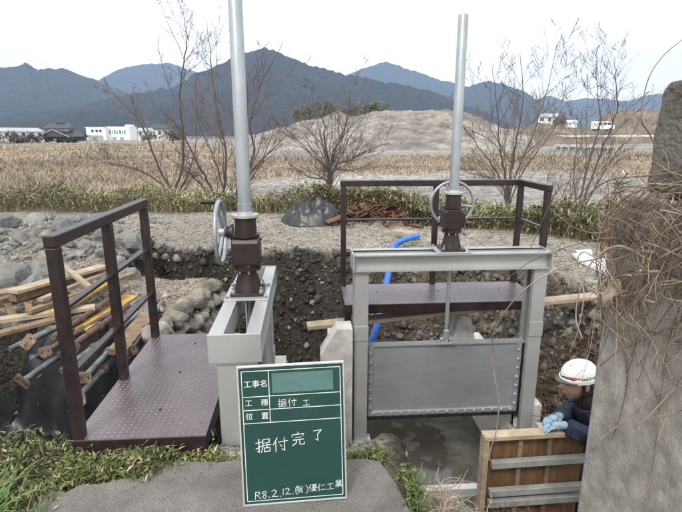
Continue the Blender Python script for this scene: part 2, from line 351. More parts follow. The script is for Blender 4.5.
# far river plain: polar sheet to the horizon
ths = np.radians(np.linspace(-180, 180, 361)); rs = np.concatenate([np.geomspace(13, 400, 170), np.geomspace(420, 12000, 40)])
T, RR = np.meshgrid(ths, rs); X = RR*np.sin(T); Y = RR*np.cos(T); Z = far_h(X, Y)
V = np.stack([X.ravel(), Y.ravel(), Z.ravel()], 1); nx = len(ths)
ii = np.arange((len(rs)-1)*nx).reshape(len(rs)-1, nx)[:, :-1].ravel(); F = np.stack([ii, ii+1, ii+1+nx, ii+nx], 1)
def grassy(x, y):
    """0 gravel .. 1 dry grass on the river plain"""
    r = np.hypot(x, y); a = np.degrees(np.arctan2(x, y))
    near = np.interp(a, [-60, -28, -18, -4, 4, 12, 22, 40], [20, 20, 26, 38, 42, 40, 46, 46]); n = fbm(x*.06, y*.1, 4, 81)
    far = np.interp(a, [-60, -12, -6, 2, 14, 26, 40], [150, 150, 88, 82, 86, 105, 120])
    g = np.clip((r-near+9*n)/4, 0, 1)*np.clip((far-r+10*n)/6, 0, 1)
    pt = np.exp(-((a+25)/2.2)**2-((r-30)/4)**2) + np.exp(-((a+30)/1.2)**2-((r-26)/2)**2)
    return g*np.clip(1-1.3*pt+.3*n, 0, 1)
G = grassy(V[:, 0], V[:, 1])[:, None]; n1 = fbm(V[:, 0]*.08, V[:, 1]*.2, 4, 85)[:, None]
cols = (np.array([.245, .236, .218])*(1+.3*n1))*(1-G) + (np.array([.27, .215, .145])*(1+.45*n1))*G
rr_ = np.hypot(V[:, 0], V[:, 1])[:, None]; ff = np.clip((rr_-200)/200, 0, 1); cols = cols*(1-ff)+np.array([.12, .115, .08])*ff
mesh_np('river_plain', V, F, FGRAV, cols, True, kind='structure')

# ------------------------------------------------------------------ mountains and heaps (polar ridges with real slopes)
def px_ang(px): return math.atan2(ray(px, 135)[0], ray(px, 135)[1])
def ridge(name, sil, D, W, mt, namp, nfreq, base=-3, na=260, nr=26, seed=0, flat=.0, prof=1.3):
    aa = []; hh = []
    for px, py in sil:
        r = ray(px, py); aa.append(math.atan2(r[0], r[1])); hh.append(CAM[2] + r[2]/math.hypot(r[0], r[1])*D)
    th = np.linspace(aa[0], aa[-1], na); H = np.interp(th, aa, hh)
    ed = np.clip(np.minimum(np.arange(na), na-1-np.arange(na))/6, 0, 1)
    q = np.linspace(-1, 1, nr); TH, Q = np.meshgrid(th, q); rr = D + Q*W
    pr = np.clip(1-np.clip((np.abs(Q)-flat)/(1-flat), 0, 1), 0, 1)**prof
    xx = rr*np.sin(TH); yy = rr*np.cos(TH)
    nz = fbm(xx*nfreq, yy*nfreq, 6, seed); Hq = np.maximum(H[None]-base, 0)*ed[None]
    zz = base + Hq*pr*(1 + .0*Q) + namp*(nz+.35*fbm(xx*nfreq*9, yy*nfreq*9, 4, seed+50))*np.minimum(1, (1-np.abs(Q))*3)*np.clip(Hq/np.max(Hq)*2, 0, 1)
    V = np.stack([xx.ravel(), yy.ravel(), zz.ravel()], 1)
    ii = np.arange((nr-1)*na).reshape(nr-1, na)[:, :-1].ravel(); F = np.stack([ii, ii+1, ii+1+na, ii+na], 1)
    return mesh_np(name, V, F, mt, None, True, kind='structure')
ridge('mountain_left', [(-170, 90), (-60, 78), (0, 67), (12, 66), (25, 61), (38, 67), (50, 65), (62, 66), (80, 73), (98, 79), (130, 92), (200, 112), (260, 132)], 2600, 900, FOREST, 26, .006, seed=1)
ridge('mountain_far_left', [(40, 110), (90, 84), (105, 74), (118, 66), (140, 61), (165, 60), (185, 64), (210, 72), (240, 88), (290, 115)], 4200, 1100, FARFOREST, 30, .004, seed=2)
ridge('mountain_centre', [(-190, 128), (-60, 124), (0, 118), (60, 107), (110, 97), (150, 89), (180, 82), (205, 70), (228, 57), (246, 48), (262, 45), (276, 48), (290, 54), (310, 62), (330, 68), (350, 75), (380, 80), (410, 87), (440, 94), (475, 107), (510, 122), (545, 135)], 1700, 750, FOREST, 20, .009, na=420, seed=3)
ridge('mountain_far_centre', [(300, 100), (330, 80), (352, 70), (372, 63), (386, 59), (398, 61), (412, 65), (428, 72), (450, 79), (480, 88), (520, 105), (560, 120)], 3900, 1000, FARFOREST, 28, .004, seed=4)
ridge('mountain_right', [(430, 110), (455, 90), (472, 83), (490, 80), (505, 82), (522, 90), (540, 99), (560, 112), (590, 126)], 3000, 800, FARFOREST, 22, .006, seed=5)
ridge('mountain_far_right', [(480, 120), (520, 103), (548, 97), (566, 101), (585, 95), (606, 96), (625, 100), (645, 95), (682, 90), (740, 84), (860, 95)], 4600, 1000, FARFOREST, 34, .003, seed=6)
ridge('gravel_heap', [(225, 141), (255, 135), (275, 130), (290, 127), (305, 121), (325, 119), (338, 113), (352, 119), (364, 116), (376, 113), (450, 112), (468, 114), (480, 119), (497, 127), (520, 134), (540, 140)], 135, 30, HEAPM, .8, .35, base=-2, na=420, nr=110, seed=7, flat=.22, prof=1.0)
ridge('earth_mound', [(468, 140), (490, 132), (515, 128), (538, 123), (556, 124), (575, 127), (600, 134), (620, 141)], 150, 22, HEAPB, 1.2, .16, base=-2, nr=60, na=220, seed=8, prof=1.1)
ridge('earth_heap', [(540, 142), (575, 132), (597, 121), (612, 113), (630, 110), (660, 109), (700, 108), (760, 118), (820, 135)], 175, 30, HEAPB, 1.4, .14, base=-2, nr=60, na=240, seed=9, prof=1.1)

# ------------------------------------------------------------------ concrete slab, channel walls, water
poly = [(.47, -4), (.46, 1.0), (.45, 1.55), (.43, 1.8), (.40, 1.98), (.345, 2.15)]
for k in range(15):
    x = .25-.07*k; poly.append((x, 2.185+random.uniform(-.02, .02)+(.03 if k > 6 else 0)))
poly += [(-.79, 2.16), (-.83, 2.10), (-.90, 2.11), (-.99, 2.075), (-1.08, 2.08), (-1.13, 2.03), (-1.20, 2.04), (-1.25, 1.9), (-1.20, 1.5), (-1.24, .8), (-1.22, -4)]
m = MB().prism(poly, (0, 0, -.34), (1, 0, 0), (0, 1, 0), (0, 0, .34))
setp(m.build('concrete_slab', SLABM, bevel=.003), kind='structure')
m = MB().box(2.02, 2.30, 4.24, 6.1, -2.1, -1.0)
LITC = mat('skylit_concrete', (.66, .655, .63), (.55, .545, .525), rough=.85, scale=4, bump=.15, bscale=80, mottle=(2, .12))  # sky light on this side wall is painted in as a paler concrete
setp(m.build('channel_wall', LITC, bevel=.006), kind='structure')
m = MB().box(.20, .50, 4.26, 5.0, -2.1, -.42)
setp(m.build('channel_wall', CONC, bevel=.006), kind='structure')
m = MB().prism([(.10, -2.1), (.10, -.30), (.25, -.05), (.385, -.05), (.385, -2.1)], (0, 4.02, 0), (1, 0, 0), (0, 0, 1), (0, .2, 0))
setp(m.build('wing_wall', CONC, bevel=.006), kind='structure')
setp(MB().box(-.60, -.20, 3.82, 4.02, -1.7, -.28).build('wing_wall', CONC, bevel=.006), kind='structure')
setp(MB().box(-.62, -.16, 2.27, 2.40, -1.7, -.06).build('wing_wall', CONC, bevel=.006), kind='structure')
MUD = mat('wet_mud', (.10, .09, .068), (.045, .04, .031), rough=.5, scale=5, bump=.5, bscale=45, mottle=(3, .3), spec=.5, detail=9)
gx, gy = np.meshgrid(np.linspace(.48, 2.03, 70), np.linspace(3.1, 6.3, 130)); gz = -1.872+.035*fbm(gx*1.7, gy*1.5, 4, 171)+.012*fbm(gx*9, gy*9, 3, 173)+.05*np.clip((gx-1.45)/.5, 0, 1)
ii = np.arange(129*70).reshape(129, 70)[:, :-1].ravel(); mesh_np('channel_floor', np.stack([gx.ravel(), gy.ravel(), gz.ravel()], 1), np.stack([ii, ii+1, ii+71, ii+70], 1), MUD, None, True, kind='structure')
m = MB().add([(.5, 3.1, -1.864), (2.0, 3.1, -1.864), (2.0, 6.2, -1.864), (.5, 6.2, -1.864)], [(0, 1, 2, 3)])
setp(m.build('puddle_water', WATER), kind='structure')

# ------------------------------------------------------------------ sluice gates
def hexbolt(mb, c, ax, r=.011, h=.014): mb.lathe(c, ax, [(0, r), (h, r)], 6)
def sluice(root, L, zb, leaf, pole_h):
    h = L/2
    for s in (-1, 1):                                       # two C-channels, open outward
        m = MB(); y0, y1 = s*.058, s*.135; a, b = min(y0, y1), max(y0, y1); wy = (s*.058, s*.068)
        m.box(-h+.012, h-.012, min(wy), max(wy), .452, .598)
        m.box(-h+.012, h-.012, a, b, .588, .60); m.box(-h+.012, h-.012, a, b, .45, .462)
        m.build('top_beam', STEEL, root)
        m = MB().box(s*h-.006, s*h+.006, -.138, .138, .445, .604); m.build('end_plate', STEEL, root, bevel=.002)
        o = s*(h-.012); i = s*(h-.135)                      # leg: web outside, two flanges inward (guide groove)
        m = MB(); m.box(min(o, o-s*.012), max(o, o-s*.012), -.1, .1, zb, .449)
        for yy in (-.1, .088): m.box(min(o-s*.012, i), max(o-s*.012, i), yy, yy+.012, zb, .449)
        m.box(min(i, i+s*.012), max(i, i+s*.012), -.088, -.045, zb, .449); m.box(min(i, i+s*.012), max(i, i+s*.012), .045, .088, zb, .449)
        m.build('leg', STEEL, root, bevel=.0015)
        m = MB().box(min(o+s*.012, i-s*.012), max(o+s*.012, i-s*.012), -.112, .112, .435, .4485); m.build('joint_plate', STEEL, root)
        m = MB().box(min(o+s*.004, i-s*.004), max(o+s*.004, i-s*.004), -.108, -.1005, -.20, -.06); m.build('splice_plate', STEEL, root, bevel=.002)
        m = MB().box(min(o+s*.05, i), max(o+s*.05, i), -.13, .13, zb-.015, zb); m.build('base_plate', STEEL, root)
    # operator
    MB().box(-.15, .15, -.137, .137, .6005, .612).build('mounting_plate', STEEL, root, bevel=.002)
    op = MB().box(-.105, .105, -.105, .105, .612, .632).build('gearbox_foot', BROWNG, root, bevel=.004)
    for sx in (-1, 1):
        for sy in (-1, 1):
            m = MB(); hexbolt(m, (sx*.088, sy*.088, .632), (0, 0, 1), .013, .016); m.lathe((sx*.088, sy*.088, .648), (0, 0, 1), [(0, .006), (.022, .006)], 8)
            m.build('anchor_bolt', BOLT, op)
            m = MB(); hexbolt(m, (sx*.13, sy*.118, .612), (0, 0, 1), .013, .018); m.build('bolt', BOLT, root)
    ped = MB().lathe((0, 0, .632), (0, 0, 1), [(0, .088), (.012, .086), (.125, .058), (.14, .06)], 28).build('pedestal', BROWNG, root, smooth=True)
    fl = MB().lathe((0, 0, .772), (0, 0, 1), [(0, .088), (.02, .088), (.021, .08), (.032, .08)], 28).build('flange', BROWNG, root, smooth=True)
    for k in range(8):
        a = k*PI/4+.2; m = MB(); hexbolt(m, (.074*math.cos(a), .074*math.sin(a), .804), (0, 0, 1), .010, .012)
        m.lathe((.074*math.cos(a), .074*math.sin(a), .75), (0, 0, 1), [(0, .006), (.082, .006)], 8); m.build('bolt', BOLT, fl)
    prof = [(-.075, .80), (.045, .80), (.09, .85), (.10, .89), (.09, .935), (.045, .975), (-.075, .975), (-.088, .95), (-.088, .82)]
    body = MB().prism(prof, (0, -.085, 0), (1, 0, 0), (0, 0, 1), (0, .17, 0)).build('gear_body', BROWNG, root, bevel=.008)
    for (bx, bz) in ((-.06, .825), (.05, .825), (-.06, .95), (.05, .95)):
        m = MB(); hexbolt(m, (bx, -.086, bz), (0, -1, 0), .007, .007); m.build('bolt', BROWNG, body)
    MB().lathe((0, 0, .975), (0, 0, 1), [(0, .06), (.008, .06), (.009, .086), (.024, .086), (.026, .068), (.118, .066), (.12, .076), (.13, .076)], 28).build('upper_housing', BROWNG, root, smooth=True)
    MB().lathe((0, 0, 1.1055), (0, 0, 1), [(0, .083), (.016, .083), (.017, .05), (.035, .048)], 28).build('cap_flange', STEEL, root, smooth=True)
    pl = MB().lathe((0, 0, 1.14), (0, 0, 1), [(0, .041), (pole_h, .041), (pole_h+.008, .036), (pole_h+.01, .02)], 28).build('spindle_cover', POLE, root, smooth=True)
    MB().lathe((0, 0, 1.14), (0, 0, 1), [(0, .046), (.05, .046), (.052, .042)], 24).build('cover_socket', POLE, pl, smooth=True)
    MB().lathe((.04, .085, 1.0), (0, 1, 0), [(0, .055), (.015, .055), (.017, .042), (.04, .038), (.042, .026), (.055, .026)], 20).build('input_housing', BROWNG, root, smooth=True)
    wh = MB().torus((.04, .165, 1.0), (0, 1, 0), .195, .0135, 56, 10).build('handwheel', POLE, root, smooth=True)
    m = MB()
    for k in range(3):
        a = PI/2 + k*2*PI/3+.35; m.tube([(.04+.02*math.cos(a), .15, 1+.02*math.sin(a)), (.04+.1*math.cos(a), .155, 1+.1*math.sin(a)), (.04+.19*math.cos(a), .165, 1+.19*math.sin(a))], .0115, 8)
    m.build('spoke', POLE, wh, smooth=True)
    MB().lathe((.04, .125, 1.0), (0, 1, 0), [(0, .022), (.015, .034), (.045, .034), (.05, .02)], 18).build('hub', POLE, wh, smooth=True)
    MB().tube([(.04, .175, 1.195), (.04, .275, 1.195)], [.013, .015], 12).build('grip', BLACK, wh, smooth=True)
    # stem
    MB().tube([(0, 0, .612), (0, 0, -.30 if leaf else -1.0)], .019, 14).build('stem', LEAFM, root, smooth=True)
    if not leaf: return
    zt, z0, xl = -.30, -1.02, h-.118
    lf = MB().box(-xl, xl, -.012, .0, z0, zt).build('gate_leaf', LEAFM, root)
    MB().box(-xl, xl, -.028, .06, zt+.0005, zt+.014).build('top_flange', LEAFM, lf)
    MB().box(-xl, xl, .0005, .06, z0, z0+.012).build('bottom_flange', LEAFM, lf)
    for x in (-.45, .0, .45): MB().box(x-.006, x+.006, .0005, .055, z0+.0125, zt).build('rib', LEAFM, lf)
    MB().box(-.026, .026, -.0155, -.0125, z0+.12, zt-.015).build('weld_strip', LEAFM, lf)
    for s in (-1, 1):
        a = s*xl; b = s*(xl-.05)
        MB().box(min(a, a-s*.03), max(a, a-s*.03), -.035, -.0125, z0-.02, zt-.003).build('seal', BLACK, lf)
        x0, x1 = min(a-s*.032, b-s*.03), max(a-s*.032, b-s*.03)
        br = MB().box(x0, x1, -.026, -.0125, z0+.05, zt-.003).build('seal_bar', LEAFM, lf, bevel=.002)
        for k in range(7):
            m = MB(); hexbolt(m, ((x0+x1)/2, -.026, z0+.09+k*.093), (0, -1, 0), .0115, .012); m.build('bolt', BOLT, lf)
    MB().box(-xl+.031, xl-.031, -.035, -.0125, z0-.025, z0+.006).build('seal', BLACK, lf)
    MB().box(-xl+.031, xl-.031, -.026, -.0125, z0+.0065, z0+.049).build('seal_bar', LEAFM, lf, bevel=.002)
    for k in range(16):
        m = MB(); hexbolt(m, (-xl+.09+k*(2*xl-.18)/15, -.026, z0+.028), (0, -1, 0), .0115, .012); m.build('bolt', BOLT, lf)
    for s in (-1, 1): MB().box(s*.034-.006, s*.034+.006, -.03, .03, zt+.0145, zt+.085).build('lifting_lug', LEAFM, lf, bevel=.002)
    MB().box(-.075, .075, -.05, .05, zt+.0145, zt+.026).build('lug_plate', LEAFM, lf)
    MB().lathe((-.055, 0, zt+.055), (1, 0, 0), [(0, .013), (.11, .013)], 12).build('pin', BOLT, lf, smooth=True)
    MB().lathe((0, 0, zt+.03), (0, 0, 1), [(0, .026), (.11, .026), (.115, .02)], 16).build('stem_coupling', LEAFM, lf, smooth=True)

gR = thing('sluice_gate', 'grey steel sluice gate facing the camera with raised plate leaf and brown gearbox', 'sluice gate', (1.275, 4.2, 0), 0, 'new sluice gates')
sluice(gR, 1.76, -1.22, True, 1.39)
gL = thing('sluice_gate', 'grey steel sluice gate frame seen end-on beside the chalkboard, black-gripped handwheel at left', 'sluice gate', (-.385, 3.08, 0), PI/2, 'new sluice gates')
sluice(gL, 1.36, -1.75, False, 1.39)
for k, (x, lab) in enumerate(((.455, 'pale concrete footing block under the left leg of the facing gate'), (2.1, 'pale concrete footing block under the right leg of the facing gate'))):
    setp(MB().box(x-.1, x+.12, 4.04, 4.236, -2.1, -1.236).build('footing_block', CONC, bevel=.008), lab, 'concrete block', 'footing blocks')
setp(MB().prism([(2.09, -2.1), (2.33, -2.1), (2.33, -1.04), (2.12, -1.03)], (0, 3.78, 0), (1, 0, 0), (0, 0, 1), (0, .22, 0)).build('concrete_block', CONC, bevel=.01), 'pale concrete block just left of the worker behind his gloves', 'concrete block')
setp(MB().prism([(1.45, -.60), (1.74, -.58), (1.66, -.20), (1.53, -.18)], (0, 4.62, 0), (1, 0, 0), (0, 0, 1), (0, .2, 0)).build('concrete_lump', CONC, bevel=.02), 'pale wedge of concrete behind the top of the gate leaf', 'concrete block')

# ------------------------------------------------------------------ walkway platforms
def checker(x0, x1, y0, y1, z, pitch=.033):
    m = MB(); i = 0
    nx_, ny_ = int((x1-x0-.02)/pitch), int((y1-y0-.02)/pitch)
    for a in range(nx_):
        for b in range(ny_):
            c = Vector((x0+.01+(a+.5)*pitch, y0+.01+(b+.5)*pitch, z)); s = 1 if (a+b) % 2 else -1
            d = Vector((1, s, 0)).normalized()*.0125; e = Vector((-s, 1, 0)).normalized()*.0045; t = Vector((0, 0, .0022))
            m.add([c-d, c+e, c+d, c-e, c-d*.5+t, c+d*.5+t], [(0, 4, 1), (1, 4, 5), (1, 5, 2), (2, 5, 3), (3, 5, 4), (3, 4, 0)])
    return m
def platform(root, x0, x1, y0, y1, zt, posts, rails, rail_h):
    m = MB().box(x0, x1, y0, y1, zt-.006, zt); dk = m.build('deck_plate', DECK, root, world=True)
    t = checker(x0, x1, y0, y1, zt+.0003).build('tread_pattern', TREAD, dk, world=True); t['kind'] = 'stuff'
    for (a, b, c, d) in ((x0, x1, y0, y0+.008), (x0, x1, y1-.008, y1), (x0, x0+.008, y0+.0085, y1-.0085), (x1-.008, x1, y0+.0085, y1-.0085)):
        MB().box(a, b, c, d, zt-.09, zt-.0065).build('edge_channel', BROWN, root, world=True)
    for k in range(3):
        if x1-x0 > y1-y0: c = (x0+(k+.5)*(x1-x0)/3, (y0+y1)/2)
        else: c = ((x0+x1)/2, y0+(k+.5)*(y1-y0)/3)
        MB().lathe((c[0]+.03, c[1]+.04, zt+.0005), (0, 0, 1), [(0, .009), (.004, .008)], 10).build('bolt', BLACK, dk, world=True)
    for (px_, py_) in posts:
        MB().box(px_-.027, px_+.027, py_-.027, py_+.027, zt+.0005, zt+rail_h-.031).build('post', BROWN, root, world=True, bevel=.005)
    for (p, q) in rails:
        p = Vector(p); q = Vector(q); d = (q-p).normalized()
        MB().bar((*(p-d*.03), zt+rail_h), (*(q+d*.03), zt+rail_h), .06, .06).build('top_rail', BROWN, root, world=True, bevel=.006)
        for hh in (.36, .70):
            L = (q-p).length; inner = sorted([0, L] + [t for t in [((Vector(s)-p) @ d) for s in posts if abs((Vector(s)-p).cross(d)) < .02] if .05 < t < L-.05])
            for a, b in zip(inner[:-1], inner[1:]):
                MB().bar((*(p+d*(a+.028)), zt+hh), (*(p+d*(b-.028)), zt+hh), .042, .018).build('mid_rail', BROWN, root, world=True, bevel=.003)
pL = thing('walkway_platform', 'brown checker-plate platform with railing at left, beside the end-on gate frame', 'platform', (-.85, 3.0, 0), 0, 'brown operating platforms')
platform(pL, -1.22, -.545, 2.31, 3.69, .08, [(-1.19, 2.34), (-1.19, 2.98), (-1.19, 3.66)], [((-1.19, 2.34), (-1.19, 3.66))], 1.04)
pR = thing('walkway_platform', 'brown checker-plate platform with railing behind the facing gate', 'platform', (1.25, 4.6, 0), 0, 'brown operating platforms')
platform(pR, .34, 2.24, 4.34, 4.98, .06, [(.37, 4.95), (1.32, 4.95), (2.205, 4.95), (2.205, 4.37)], [((.37, 4.95), (2.205, 4.95)), ((2.205, 4.92), (2.205, 4.37))], 1.07)
MB().box(.342, .40, 4.36, 4.50, -.42, -.031).build('bracket', BROWN, pR, world=True, bevel=.004)
MB().box(2.17, 2.236, 4.5, 4.62, -.45, -.031).build('bracket', BROWN, pR, world=True, bevel=.004)

# ------------------------------------------------------------------ chalkboard with handwriting
K = {
 '据': [[(.05,.3),(.38,.27)], [(.22,.02),(.23,.95),(.12,.86)], [(.03,.68),(.4,.5)], [(.48,.1),(.92,.08),(.9,.32)], [(.5,.33),(.9,.32)], [(.49,.1),(.48,.55),(.36,.95)], [(.54,.5),(.99,.48)], [(.75,.38),(.75,.64)], [(.58,.66),(.58,.95)], [(.58,.67),(.94,.65),(.92,.93)], [(.58,.92),(.93,.9)]],
 '付': [[(.3,.03),(.05,.5)], [(.2,.32),(.2,.97)], [(.4,.32),(.98,.27)], [(.76,.03),(.77,.92),(.62,.82)], [(.5,.5),(.6,.66)]],
 '完': [[(.5,.0),(.5,.12)], [(.12,.16),(.08,.32)], [(.12,.18),(.9,.15),(.82,.3)], [(.3,.38),(.72,.36)], [(.15,.56),(.88,.52)], [(.4,.55),(.36,.78),(.1,.96)], [(.6,.54),(.6,.85),(.7,.93),(.92,.9),(.94,.75)]],
 '了': [[(.2,.12),(.8,.08),(.5,.4)], [(.5,.38),(.52,.9),(.34,.8)]],
 '工': [[(.15,.15),(.85,.13)], [(.5,.15),(.5,.85)], [(.05,.87),(.95,.83)]],
 '有': [[(.05,.2),(.95,.17)], [(.45,.0),(.05,.65)], [(.35,.4),(.35,.98)], [(.35,.4),(.8,.38),(.8,.95),(.7,.88)], [(.36,.58),(.8,.56)], [(.36,.76),(.8,.74)]],
 '優': [[(.22,.03),(.03,.45)], [(.14,.28),(.14,.97)], [(.35,.08),(.97,.06)], [(.48,.14),(.48,.4)], [(.48,.15),(.84,.13),(.84,.4)], [(.48,.27),(.84,.26)], [(.48,.4),(.84,.39)], [(.34,.5),(.32,.6)], [(.34,.5),(.98,.47),(.94,.57)], [(.48,.57),(.55,.66),(.75,.64)], [(.55,.66),(.33,.85)], [(.5,.74),(.85,.72),(.35,.99)], [(.52,.8),(.95,.98)]],
 '仁': [[(.27,.03),(.04,.5)], [(.17,.32),(.17,.97)], [(.45,.27),(.9,.24)], [(.38,.85),(.97,.8)]],
 '業': [[(.4,.02),(.4,.25)], [(.6,.02),(.6,.25)], [(.22,.08),(.3,.2)], [(.8,.05),(.7,.2)], [(.1,.27),(.9,.25)], [(.32,.32),(.38,.42)], [(.68,.3),(.6,.42)], [(.18,.45),(.82,.43)], [(.22,.57),(.78,.55)], [(.06,.7),(.95,.67)], [(.5,.43),(.5,.99)], [(.48,.7),(.1,.95)], [(.52,.7),(.92,.93)]],
 'R': [[(.25,.05),(.2,.95)], [(.25,.08),(.7,.1),(.75,.3),(.55,.48),(.25,.5)], [(.4,.5),(.8,.95)]],
 '8': [[(.7,.15),(.45,.05),(.25,.22),(.5,.45),(.75,.7),(.5,.95),(.25,.75),(.5,.45),(.72,.25),(.7,.15)]],
 '2': [[(.2,.2),(.5,.05),(.75,.25),(.5,.6),(.2,.9),(.45,.85),(.9,.92)]],
 '1': [[(.5,.05),(.45,.95)]], '.': [[(.4,.85),(.48,.93)]], ',': [[(.4,.82),(.45,.97)]],
 '(': [[(.7,-.05),(.45,.25),(.42,.7),(.65,1.05)]], ')': [[(.3,-.05),(.55,.25),(.58,.7),(.35,1.05)]]}
bb = thing('chalkboard', 'dark green construction chalkboard with white Japanese chalk writing standing on the slab', 'chalkboard', (-.065, 1.91, 0), 0)
BW, BH = .452, .632
o0 = Vector((-.297, 1.893, .004)); ux = Vector((1, .028, .012)).normalized(); uz0 = Vector((-.012, .115, 1)); uz = (uz0-ux*(uz0 @ ux)).normalized(); un = ux.cross(uz)   # un points to the camera (-y)
if un.y > 0: un = -un
def bp(u, v, d=0): return o0 + ux*(u*BW) + uz*((1-v)*BH) + un*d
def brect(u0, u1, v0, v1, d0, d1, m=None):
    m = m or MB(); vs = [bp(u, v, d) for d in (d0, d1) for v in (v0, v1) for u in (u0, u1)]
    return m.add(vs, [(0, 2, 3, 1), (4, 5, 7, 6), (0, 1, 5, 4), (2, 6, 7, 3), (0, 4, 6, 2), (1, 3, 7, 5)])
pn = brect(0, 1, 0, 1, 0, .012).build('panel', CHALKG, bb, world=True, bevel=.002)
for (a, b, c, d) in ((-.012, 1.012, -.009, .004), (-.012, 1.012, .996, 1.009), (-.012, .005, .0045, .9955), (.995, 1.012, .0045, .9955)):
    brect(a, b, c, d, -.003, .0155).build('frame_edge', ALU, bb, world=True, bevel=.002)
gl = MB(); lw = .0045
for v in (.028, .21, .305, .40, .975): brect(.03, .97, v-lw/2, v+lw/2, .0124, .0128, gl)
for u in (.03, .97): brect(u-lw/1.4, u+lw/1.4, .0305, .9725, .0124, .0128, gl)
brect(.285-lw/1.4, .285+lw/1.4, .0305, .3975, .0124, .0128, gl)
gl.build('ruled_lines', CHALK, pn, world=True)
brect(.315, .90, .05, .19, .0124, .0127).build('chalk_smudge', SMUDGE, pn, world=True)
hr = random.Random(5)
def write(txt, u, v, s, w, adv=1.0, slant=0., asp=1.0):
    """handwritten strokes: cell height s (fraction of BW), stroke width w metres"""
    ck = MB()
    for ch in txt:
        for st in K.get(ch, []):
            pts = [(u + (x + hr.uniform(-.02, .02))*s*asp, v + (y + hr.uniform(-.02, .02) + slant*x)*s*BW/BH) for x, y in st]
            for (a, b) in zip(pts[:-1], pts[1:]):
                A, B = bp(*a, .0124), bp(*b, .0124); d = (B-A)
                if d.length < 1e-5: continue
                d.normalize(); e = d.cross(un)*w/2*hr.uniform(.75, 1.2); A = A-d*w*.3; B = B+d*w*.3
                ck.add([A-e, A+e, B+e, B-e, A-e+un*.0004, A+e+un*.0004, B+e+un*.0004, B-e+un*.0004], [(4, 5, 6, 7), (0, 4, 7, 3), (1, 2, 6, 5)])
        u += s*asp*adv*(.55 if ch in '.,()1' else (.75 if ch in 'R82' else 1.0))
    ck.build('chalk_writing', CHALK, pn, world=True)
write('据付', .36, .235, .085, .0022, 1.15); write('工', .60, .25, .07, .0022)
write('据付', .13, .515, .15, .0032, 1.1, -.04); write('完', .475, .487, .14, .0032, 1.1, -.04); write('了', .67, .472, .13, .0032, 1.1, -.04)
write('R8', .09, .905, .085, .0024, 1.0, -.05); write(',2,', .205, .90, .085, .0024, 1.0, -.05); write('12.', .345, .895, .075, .0024, 1.0, -.05)
write('(', .465, .888, .085, .0022, 1.0, -.04); write('有', .505, .888, .075, .0022, 1.0, -.04); write(')', .575, .885, .085, .0022); write('優仁工', .635, .882, .078, .0022, 1.1, -.04); write('業', .89, .862, .08, .0022)
def printed(txt, u, v, s, adv):
    pm = MB()
    for k, ch in enumerate(txt):
        c = bpy.data.curves.new('print', 'FONT'); c.body = ch; c.size = s; c.resolution_u = 3
        t = bpy.data.objects.new('print', c); COL.objects.link(t); bpy.context.view_layer.update()
        me = bpy.data.meshes.new_from_object(t.evaluated_get(bpy.context.evaluated_depsgraph_get()))
        P0 = bp(u + k*adv, v, .0127)
        pm.add([P0 + ux*q.co.x + uz*q.co.y for q in me.vertices], [tuple(f.vertices) for f in me.polygons])
        bpy.data.objects.remove(t); bpy.data.curves.remove(c); bpy.data.meshes.remove(me)
    pm.build('printed_heading', CHALK, pn, world=True)
printed('工事名', .046, .138, .034, .077); printed('工種', .05, .272, .033, .15); printed('位置', .05, .368, .033, .15)
for s in (.25, .75):
    MB().bar(bp(s, .12, -.012), Vector((bp(s, .12).x, bp(s, .12).y+.17, .006)), .018, .008, (0, 1, 0)).build('stand_leg', ALU, bb, world=True)

# ------------------------------------------------------------------ old concrete pier
PX0 = 1.2
prof = [(.5, -1.75), (1.82, -1.75), (1.82, 1.35), (1.80, 1.385), (.5, 1.40)]
m = MB().prism(prof, (PX0, 0, 0), (0, 1, 0), (0, 0, 1), (.62, 0, 0))
pier = m.build('concrete_pier', PIER, bevel=.015); ORI[pier.name] = (pier.location.copy(), 0)
MOSS_SHADE = mat('shaded_mossy_concrete', (.17, .158, .132), (.06, .057, .046), rough=.95, scale=7, bump=.8, bscale=45, detail=10, bdist=.02)  # mossy tone, with the upper block's shade painted into its dark colour
MB().prism([(.5, 1.4005), (1.705, 1.4005), (1.69, 1.5), (1.70, 1.6), (1.685, 1.70), (1.69, 1.745), (1.655, 1.775), (1.5, 1.78), (1.2, 1.80), (.5, 1.80)], (PX0+.012, 0, 0), (0, 1, 0), (0, 0, 1), (.58, 0, 0)).build('upper_block', MOSS_SHADE, pier, world=True, bevel=.02); setp(pier, 'tall weathered grey concrete pier at the right edge hung with dry vines', 'concrete pier')

# ------------------------------------------------------------------ timber formwork panel and steel angle
fp = thing('formwork_panel', 'plywood formwork panel with grey steel battens the worker leans on', 'formwork panel', (1.4, 2.62, -1.45))
MB().box(1.105, 1.74, 2.655, 2.667, -1.45, -.235).build('plywood_sheet', PLY, fp, world=True)
MB().bar((1.085, 2.635, -1.45), (1.085, 2.635, -.2), .034, .07, (0, 1, 0)).build('rim', WOOD, fp, world=True, bevel=.002)
MB().bar((1.066, 2.628, -.213), (1.74, 2.628, -.205), .075, .028).build('rim', WOOD, fp, world=True, bevel=.002)
for x in (1.31, 1.50): MB().box(x-.013, x+.013, 2.62, 2.6545, -1.45, -.23).build('stud', WOODO, fp, world=True)
for z in (-.395, -.60, -.68, -.9, -1.15): MB().bar((1.12, 2.598, z), (1.74, 2.598, z+.015), .04, .045).build('batten', GREYBAT, fp, world=True, bevel=.003)
m = MB(); m.box(.5, 2.5, 3.60, 3.605, -1.47, -1.40); m.box(.5, 2.5, 3.6055, 3.67, -1.405, -1.40)
setp(m.build('steel_angle', mat('bright_angle', (.62, .63, .64), (.5, .5, .52), rough=.4, metal=.4, scale=8)), 'pale steel angle lying across the wet channel floor', 'steel angle')

